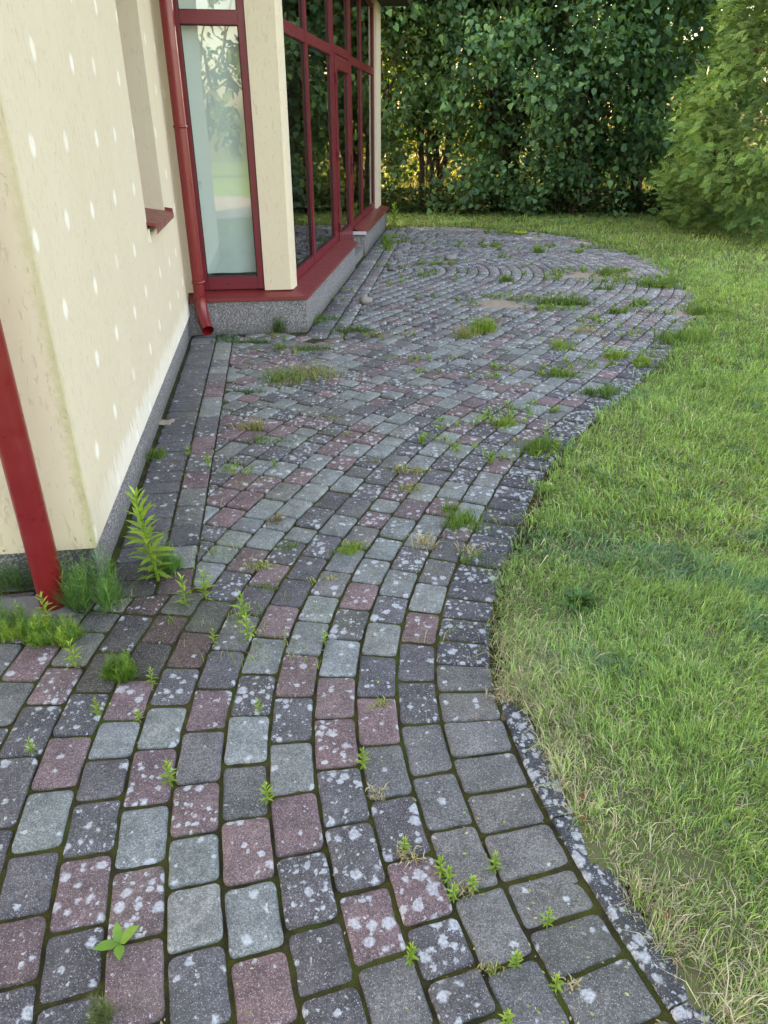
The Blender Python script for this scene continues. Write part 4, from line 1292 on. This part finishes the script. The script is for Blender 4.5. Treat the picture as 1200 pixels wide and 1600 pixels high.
def sprig(name, label, cat, pxy, h, n, leaf, cols, group=None, parts_=False, lean=(0, 0), tm=LANCE, up=.8):
    """leafy upright seedling: stem with leaves set spirally"""
    b = np.array(at(*pxy)); top = b + np.array([lean[0], lean[1], h])
    f = np.linspace(.05, 1.0, n)
    a = np.arange(n) * 2.4 + rng.uniform(0, 6.28)
    mid = b + (top - b) * f[:, None]
    d = np.column_stack([np.cos(a), np.sin(a), np.interp(f, [0, .6, 1], [.15, up * .7, up * 2.2])]) + rng.normal(0, .12, (n, 3))
    X, Y, Z = frames(d, .15)
    s = leaf * np.interp(f, [0, .4, 1], [.75, 1.1, .55]) * rng.uniform(.8, 1.2, n)
    c = np.array(cols)[rng.integers(0, len(cols), n)] * rng.uniform(.8, 1.2, (n, 1)) * np.interp(f, [0, 1], [.8, 1.2])[:, None]
    sv, sf = tube([b + (top - b) * t for t in (0, .5, 1)], [.0022 * h / .12 + .001, .0016 * h / .12 + .001, .001], 5)
    sc_ = np.tile(np.array(cols[0]) * .8, (len(sv), 1))
    if parts_:
        root = empty(name, tuple(b)); tag(root, label, cat, group)
        mk('stem', sv, sf, M['weed'], root, True, attrs=dict(col=sc_))
        for i in range(n):
            V, F, cc = scatter(*tm, mid[i:i + 1], X[i:i + 1], Y[i:i + 1], Z[i:i + 1], s[i:i + 1], c[i:i + 1])
            mk('leaf', V, F, M['weed'], root, True, attrs=dict(col=cc))
        return root
    sl = (np.array([i for q in sf for i in q]), np.array([len(q) for q in sf]))
    V, F, cc = join([(np.array(sv), sl, sc_), scatter(*tm, mid, X, Y, Z, s, c)])
    return tag(mk(name, V, F, M['weed'], origin=b, attrs=dict(col=cc)), label, cat, group)

LIME = [(.24, .38, .05), (.29, .42, .06), (.20, .33, .05)]
HORSE = [(.12, .27, .06), (.16, .33, .07), (.10, .23, .06)]
GRN = [(.15, .27, .05), (.20, .32, .06), (.12, .22, .05)]
DARKG = [(.08, .18, .05), (.10, .21, .06)]
STRAW = [(.50, .43, .25), (.42, .36, .16), (.56, .48, .32)]
SEDUM = [(.34, .35, .10), (.26, .32, .08), (.44, .40, .18)]

sprig('fleabane', 'tall leafy fleabane growing from the wall foot by the house corner', 'weed', (247, 905), .39, 66, .092, LIME, parts_=True, lean=(-.02, -.03), up=.7)
strands('horsetail', 'bushy horsetail clump right of the gable downpipe foot', (150, 945), 60, .10, .08, .19, HORSE)
strands('horsetail', 'low horsetail clump in front of the gable downpipe foot', (85, 1000), 90, .10, .05, .085, LIME + HORSE)
strands('horsetail', 'horsetail mat left of the gable downpipe at the left edge', (15, 990), 90, .11, .06, .095, LIME + HORSE)
strands('horsetail', 'thin horsetail stalks against the gable plinth left of the downpipe', (25, 925), 26, .09, .03, .15, DARKG)
strands('horsetail', 'bright rounded horsetail cushion in front of the wet pavers', (188, 1058), 70, .048, .035, .075, [(.15, .29, .04), (.12, .24, .04)])
strands('horsetail', 'horsetail spreading behind the tall fleabane stem', (262, 890), 45, .06, .05, .10, HORSE)
strands('horsetail', 'grey-green horsetail sprig at the bottom edge near the four-leaf plant', (160, 1592), 9, .02, .015, .055, [(.14, .18, .07)])
# four broad leaves
b = np.array(at(187, 1477)); root = empty('broad_leaf_seedling', tuple(b)); tag(root, 'seedling with four broad bright leaves between two red pavers', 'weed')
for a_, l_, el in ((20, .062, .9), (200, .055, .25), (-70, .045, .25), (110, .045, .9)):
    a2 = math.radians(a_)
    X, Y, Z = frames(np.array([[math.cos(a2), math.sin(a2), el]]), .1)
    V, F, cc = scatter(*OVAL, b[None] + np.array([[0, 0, .012]]), X, Y, Z, np.array([[l_ * 1.1, l_, l_]]), np.array([[.17, .33, .05]]))
    mk('leaf', V, F, M['weed'], root, True, attrs=dict(col=cc))
V, F = tube([b, b + np.array([0, 0, .014])], [.003, .002], 6); mk('stem', V, F, M['weed'], root, True, attrs=dict(col=np.tile((.2, .12, .06), (len(V), 1))))

# upright lime seedlings in the joints, nearest first
sp_list = [
 (772, 1360, .052, 'lime seedling on the joint right of the dry stalks, beside an edge paver'),
 (688, 1364, .050, 'tallest lime seedling of the trio rising left of the dry stalks'),
 (700, 1376, .040, 'middle lime seedling of the trio beside the dry stalks'),
 (708, 1404, .042, 'lowest lime seedling of the trio beside the dry stalks'),
 (738, 1390, .040, 'lime seedling standing in a ring of dry stalks'),
 (632, 1328, .036, 'small lime seedling above the left dry stalks'),
 (855, 1446, .046, 'lime seedling on an edge paver joint, second row from the kerb bottom'),
 (642, 1502, .050, 'lime seedling at the corner of a short dark paver'),
 (805, 1508, .038, 'lime seedling over the joint between two plain grey pavers'),
 (868, 1546, .040, 'lime seedling next to straw crumbs by the lower kerb'),
 (792, 1600, .036, 'lime seedling cut by the bottom edge of the picture'),
 (567, 1198, .058, 'lime seedling on the joint right of a red lichened paver'),
 (418, 1252, .055, 'lime seedling between a mottled paver and a red paver'),
 (405, 1112, .040, 'lime seedling on the lower edge of a dark lichened paver'),
 (266, 1224, .065, 'slim lime seedling on the joint right of a red paver, left foreground'),
 (153, 1116, .052, 'lime seedling between two dark pavers at left'),
 (50, 1176, .045, 'lime seedling left of a red paver near the left edge'),
 (238, 1068, .050, 'lime seedling right of the rounded horsetail cushion'),
 (217, 1124, .030, 'tiny lime seedling above a plain green-grey paver'),
 (118, 1042, .085, 'upright lime seedling in front of the gable downpipe'),
 (75, 975, .10, 'leafy lime seedling close against the gable downpipe'),
 (322, 935, .10, 'leafy lime seedling right of the tall fleabane'),
 (290, 945, .10, 'thin lime seedling just below the tall fleabane'),
 (388, 1000, .085, 'leafy lime seedling cluster on a grey paver corner'),
 (380, 968, .09, 'slender lime seedling above the leafy cluster'),
 (335, 1005, .05, 'small lime seedling left of the leafy cluster'),
 (508, 1006, .045, 'spreading lime seedling on a green-grey paver'),
 (852, 690, .085, 'bright weed near the dark edge course, upper of two'),
 (868, 708, .07, 'bright weed near the dark edge course, lower of two'),
 (616, 358, .30, 'tall pale weed at the far corner of the glazed front'),
 (640, 362, .2, 'shorter pale weed right of the far house corner'),
 (712, 440, .11, 'narrow weed in the curved courses in front of the door')]
for x, y, h_, lab in sp_list:
    sprig('joint_weed', lab, 'weed', (x, y), h_ * 1.25, 22 if h_ < .12 else 36, max(.02, h_ * .45), LIME, group='upright weeds in the paving joints')

# dry stalks and stonecrop
def crumbs(label, pxy, n, rx, ry, h, cols, group='dry stonecrop and stalks on the paving', rot=0):
    return tuft('stonecrop', label, 'weed', pxy, n, rx, ry, h, .0035, cols, .8, 'dry', group, .4, rot)
crumbs('dry pale stalks above a red paver in the right foreground', (640, 1338), 70, .035, .02, .03, STRAW)
crumbs('dry stalks around the lime seedling ring', (728, 1398), 60, .035, .018, .025, STRAW)
crumbs('straw crumbs beside the lower kerb', (890, 1540), 40, .02, .015, .02, STRAW)
crumbs('yellow-green crumbs along the joint under a plain grey paver', (770, 1518), 70, .05, .012, .02, SEDUM)
crumbs('straw stonecrop spreading over the kerb at the bend', (790, 1085), 160, .07, .05, .05, STRAW)
crumbs('dry stonecrop on the joint right of two red pavers', (592, 1100), 60, .03, .02, .03, SEDUM)
crumbs('dry stonecrop on the joint below the heavily lichened paver', (595, 1240), 50, .03, .02, .025, STRAW)
crumbs('large yellow stonecrop mat in front of the bay', (470, 590), 520, .30, .16, .10, SEDUM)
crumbs('green stonecrop mat at the left of the large yellow mat', (440, 598), 260, .14, .10, .09, GRN)
crumbs('golden stonecrop tuft in the left paving', (392, 668), 160, .09, .06, .07, SEDUM)
crumbs('brown dry stalk lying on the left paving', (425, 815), 70, .06, .04, .05, [(.24, .17, .07)])
crumbs('yellow crumbs strewn between red and green-grey pavers', (395, 885), 120, .12, .03, .03, SEDUM)
crumbs('yellow stonecrop in the centre of the path', (640, 735), 130, .09, .05, .045, SEDUM)
crumbs('yellow stonecrop just below the centre of the path', (645, 765), 120, .07, .06, .045, SEDUM)
crumbs('straw stalks on the joint near the dark edge course', (672, 850), 120, .06, .07, .05, STRAW)
crumbs('straw stalks beside the dark edge course', (735, 860), 120, .08, .05, .05, STRAW)
crumbs('faded straw clump in the right paving', (910, 518), 160, .14, .06, .06, STRAW)
crumbs('olive stonecrop cushion left of the bright round clump', (722, 524), 300, .14, .10, .10, SEDUM)
for x, y, lab in ((520, 655, 'stonecrop crumbs just below the right end of the large yellow mat'), (610, 560, 'stonecrop crumbs in the paving right of the large yellow mat'),
        (700, 560, 'stonecrop crumbs below the olive cushion in the middle of the terrace'), (805, 690, 'stonecrop crumbs left of the bright weeds by the edge course'),
        (560, 850, 'stonecrop crumbs touching the grass cushion in the middle foreground'), (505, 905, 'stonecrop crumbs between the grass cushion and the spreading seedling'),
        (820, 600, 'stonecrop crumbs left of the flat grass clump'), (590, 720, 'stonecrop crumbs left of the yellow stonecrop in the path centre')):
    tuft('stonecrop', lab, 'weed', (x, y), 60, .07, .03, .03, .004, SEDUM, .8, 'dry', 'small stonecrop crumbs in the middle paving')

# grass clumps on the paving
def clump(label, pxy, n, rx, ry, h, cols=GRN, w=.004, lean=.45, rot=0):
    return tuft('grass_clump', label, 'grass', pxy, n, rx * 1.1, ry * 1.1, h * .8, w * .8, cols, lean + .1, 'grass', 'grass clumps on the paving', .35, rot)
clump('long narrow grass clump at the right end of the sand patch', (872, 476), 700, .27, .06, .13, w=.006)
clump('small round grass clump above the sand patch', (788, 440), 240, .09, .06, .12, w=.007)
clump('bright round grass clump in the middle of the terrace', (755, 518), 420, .11, .08, .15, LIME, w=.006)
clump('grass clump near the lawn at the far right of the terrace', (1022, 446), 500, .20, .14, .14, w=.007)
clump('wispy grass clump on the far sand patch', (948, 430), 240, .18, .10, .16, w=.007)
clump('small grass clump below the wispy clump', (942, 452), 160, .09, .05, .10, w=.007)
clump('low grass clump between sand patch and lawn, left of a pair', (968, 488), 240, .14, .06, .09, w=.006)
clump('right clump of the pair near the lawn', (1003, 477), 240, .10, .06, .11, w=.006)
clump('upper left grass clump near the far border', (845, 395), 160, .10, .06, .12, w=.008)
clump('grass creeping in over the right sand patch', (1095, 490), 480, .20, .10, .14, w=.006)
clump('grass creeping in below the right sand patch', (1060, 535), 520, .22, .13, .13, w=.006)
clump('flat grass clump in the right half of the path', (890, 588), 420, .18, .06, .07, w=.005)
clump('dark grass clump beside the lichened edge course', (940, 615), 380, .12, .09, .10, DARKG + GRN, w=.005)
clump('grass tongue along the lichened edge course', (845, 705), 560, .13, .06, .10, w=.004, rot=.5)
clump('lower grass tongue along the dark edge course', (725, 825), 420, .08, .10, .09, w=.0035)
clump('grass between the edge course and the straw stalks', (700, 800), 260, .05, .05, .06, w=.003)
clump('wispy grass spot on the dark edge course', (745, 880), 160, .06, .05, .05, w=.003)
clump('grass cushion on a joint in the middle foreground', (548, 858), 360, .075, .035, .045, LIME, w=.0028)
clump('upper bright grass spot right of the path middle', (1010, 570), 300, .08, .06, .11, LIME, w=.006)
clump('bright grass spot in the right paving', (962, 560), 260, .08, .06, .11, LIME, w=.006)
clump('thin bright grass blades above the flat clump', (875, 545), 200, .12, .10, .12, LIME, w=.005)
clump('grass mat along the bay plinth right of the spout', (390, 535), 420, .22, .04, .05, DARKG, w=.005)
clump('second grass mat in front of the bay plinth', (475, 545), 420, .22, .06, .05, DARKG + GRN, w=.005)
clump('grass against the bay corner', (498, 500), 420, .18, .12, .08, DARKG + GRN, w=.005)
clump('reddish-green grass mat right of the bay corner', (545, 520), 420, .18, .08, .08, DARKG + [(.12, .13, .05)], w=.005)
clump('dark upright sedge tuft against the bay plinth', (436, 518), 260, .06, .04, .17, DARKG + [(.13, .12, .06)], w=.004, lean=.25)
clump('grass under the bent spout', (350, 528), 160, .10, .05, .06, DARKG, w=.005)
clump('grass patch in the left paving, upper of two', (395, 612), 200, .14, .04, .04, DARKG, w=.005)
clump('grass patch in the left paving, lower of two', (420, 688), 240, .12, .05, .045, DARKG + GRN, w=.004)
clump('grass at the foot of the long wall plinth', (247, 715), 220, .05, .08, .06, GRN, w=.004)
clump('grass strip along the far house corner', (605, 385), 260, .10, .5, .16, GRN, w=.008)
clump('green weed line in the paving left of the edge course', (800, 665), 200, .10, .05, .08, LIME, w=.004)
clump('small grass spot below the red paver on the left', (445, 855), 120, .05, .03, .035, GRN, w=.003)
clump('small grass spot beside the leafy seedlings', (410, 915), 140, .06, .03, .03, GRN, w=.003)
b_ = at(905, 945)
sprig('dandelion', 'dark leafy weed rosette in the lawn beside the path bend', 'weed', (905, 948), .045, 60, .075, [(.055, .14, .038), (.08, .19, .048)], tm=OVAL, up=.45)

# fine grass sprouting along joints, mostly towards the lawn
N = 110000
P = np.column_stack([rng.uniform(-1.2, 4, N), 1.9 + 11.5 * rng.uniform(0, 1, N) ** 1.2])
S_, d = side(P)
dens = np.clip(vnoise(P[:, 0], P[:, 1], 5, 71) + .7 * vnoise(P[:, 0], P[:, 1], 16, 72) + .6 * vnoise(P[:, 0], P[:, 1], 40, 73) - .95 + .6 * np.clip(1 - d / 1.6, 0, 1), 0, .6)
k = (d > -.2) & (rng.uniform(size=N) < dens) & ((P - A0) @ AR > .03) & ~((((P - B0) @ ER) < .03) & (((P - A0) @ AD) > 3.8))
P = P[k]; N = len(P)
V, F, cc = blades(P, rng.uniform(.02, .06, N) * (1 + .05 * P[:, 1]), rng.uniform(.002, .004, N) * (.7 + .1 * P[:, 1]), rng.uniform(.2, 1.0, N), np.array([(.17, .30, .06), (.26, .38, .08), (.40, .38, .18)])[rng.integers(0, 3, N)] * rng.uniform(.7, 1.2, (N, 1)), -.004)
Q = P[rng.permutation(N)]; Q = Q[Q[:, 1] > 3.4][:520]; nl = 9; qi = np.repeat(np.arange(len(Q)), nl); N = len(qi); th = rng.uniform(0, 6.28, N)
X, Y, Z = frames(np.column_stack([np.cos(th), np.sin(th), rng.uniform(.2, 1.6, N)]), .2)
V, F, cc = join([(V, F, cc), scatter(*LANCE, np.column_stack([Q[qi], rng.uniform(-.002, .02, N)]), X, Y, Z, rng.uniform(.014, .034, N) * (1 + .11 * Q[qi, 1]), np.array([(.20, .33, .06), (.27, .40, .08), (.15, .26, .06)])[rng.integers(0, 3, N)])])
tag(mk('joint_grass', V, F, M['grass'], attrs=dict(col=cc)), 'thin grass blades sprouting from many paving joints towards the lawn', 'grass', kind='stuff')

# fallen crumbs of stonecrop and seeds lying on blocks and joints
N = 26000
P = np.column_stack([rng.uniform(-2.2, 4, N), rng.uniform(.6, 1.0, N) * 0 + .6 + 12.5 * rng.uniform(0, 1, N) ** 1.8])
S_, d = side(P)
w1 = np.clip(vnoise(P[:, 0], P[:, 1], 7, 61) + .5 * vnoise(P[:, 0], P[:, 1], 23, 62) - .35, 0, 1) * 1.2
nearedge = np.clip(1 - d / .7, 0, 1) * .35
k = (d > -.2) & (rng.uniform(size=N) < w1 * .55 + nearedge * .5) & ((P - A0) @ AR > .03)
k &= ~((((P - B0) @ ER) < .03) & (((P - A0) @ AD) > 3.8))
P = P[k]; N = len(P); th = rng.uniform(0, 6.28, N)
X, Y, Z = frames(np.column_stack([np.cos(th), np.sin(th), rng.uniform(-.1, .7, N)]), .5)
cs = np.array([(.50, .44, .26), (.40, .40, .14), (.27, .34, .09), (.30, .22, .12), (.24, .36, .08)])[rng.integers(0, 5, N)] * rng.uniform(.7, 1.2, (N, 1))
V, F, cc = scatter(*OVAL, np.column_stack([P, rng.uniform(-.004, .005, N)]), X, Y, Z, rng.uniform(.004, .011, N) * (1 + .10 * P[:, 1]), cs)
tag(mk('joint_litter', V, F, M['dry'], attrs=dict(col=cc)), 'tiny straw and yellow-green crumbs strewn over the pavers', 'litter', kind='stuff')

# ------------------------------------------------------------------ sand patches, stones, leaves
def sand_patch(label, pxy, rx, ry, h=.006, rot=0):
    """thin drift: paver tops stand out of it where it is shallow"""
    b = at(*pxy); n = 56; rings = 14
    V = [(b[0], b[1], h)]; F = []
    for j in range(1, rings + 1):
        for i in range(n):
            t = 2 * math.pi * i / n; q = j / rings
            k = q * (1 + .22 * math.sin(2 * t + rx * 9) + .15 * math.sin(5 * t + ry * 30) + .08 * math.sin(9 * t))
            x, y = b[0] + rx * k * math.cos(t), b[1] + ry * k * math.sin(t)
            V.append((x, y, h * (1 - q ** 1.5) + .0045 * float(vnoise(x, y, 22, 51)) + .003 * float(vnoise(x, y, 60, 52)) - .008 * q ** 3))
    for i in range(n): F.append([0, 1 + i, 1 + (i + 1) % n])
    for j in range(rings - 1):
        for i in range(n):
            a, c_ = 1 + j * n + i, 1 + j * n + (i + 1) % n; F.append([a, a + n, c_ + n, c_])
    tag(mk('sand_patch', V, F, M['sand'], smooth=True, origin=b), label, 'sand', 'sand heaps on the paving')
sand_patch('pale sand spread left of the long narrow grass clump', (785, 476), .46, .2, .007)
sand_patch('pale sand spread under the wispy grass clump', (935, 430), .6, .3, .005)
sand_patch('bare sand spot where the terrace meets the lawn', (1078, 490), .2, .24, .008)
sand_patch('small crumbly mortar spot at the long wall foot', (262, 658), .09, .07, .006)

def stone(label, pxy, s, col=None):
    b = at(*pxy); bm = bmesh.new(); bmesh.ops.create_icosphere(bm, subdivisions=2, radius=1)
    for v in bm.verts:
        n_ = 1 + .14 * math.sin(v.co.x * 4 + s[0] * 50) + .12 * math.sin(v.co.y * 5 + 1) + .08 * math.sin(v.co.z * 6)
        v.co = Vector((b[0] + v.co.x * s[0] * n_, b[1] + v.co.y * s[1] * n_, b[2] + s[2] * .75 + v.co.z * s[2] * n_))
    bm.verts.index_update()
    V = [v.co[:] for v in bm.verts]; F = [[v.index for v in f.verts] for f in bm.faces]; bm.free()
    tag(mk('stone', V, F, M['stone'], smooth=True, origin=b), label, 'stone', 'loose stones')
stone('pale stone near the bay corner', (571, 474), (.065, .05, .045))
stone('grey stone on the curved courses in front of the door', (703, 406), (.075, .055, .04))
stone('small egg-shaped pebble in the lawn at the right edge', (1170, 1195), (.012, .016, .014))
def fallen(label, pxy, L, ang, z=.02):
    b = np.array(at(*pxy)); b[2] = z
    X, Y, Z = frames(np.array([[math.cos(ang), math.sin(ang), .1]]), .3)
    V, F, cc = scatter(*OVAL, b[None], X, Y, Z, np.array([L]), np.array([[.24, .10, .045]]))
    tag(mk('fallen_leaf', V, F, M['dry'], smooth=True, origin=b, attrs=dict(col=cc)), label, 'leaf', 'fallen leaves')
fallen('curled brown leaf on the lawn edge beside the kerb joint', (905, 1258), .035, .8)
fallen('small brown leaf on moss beside the lower kerb', (1040, 1448), .035, 1.4)
fallen('reddish leaf crumb on the lawn edge near the kerb', (918, 1292), .022, 2.4)
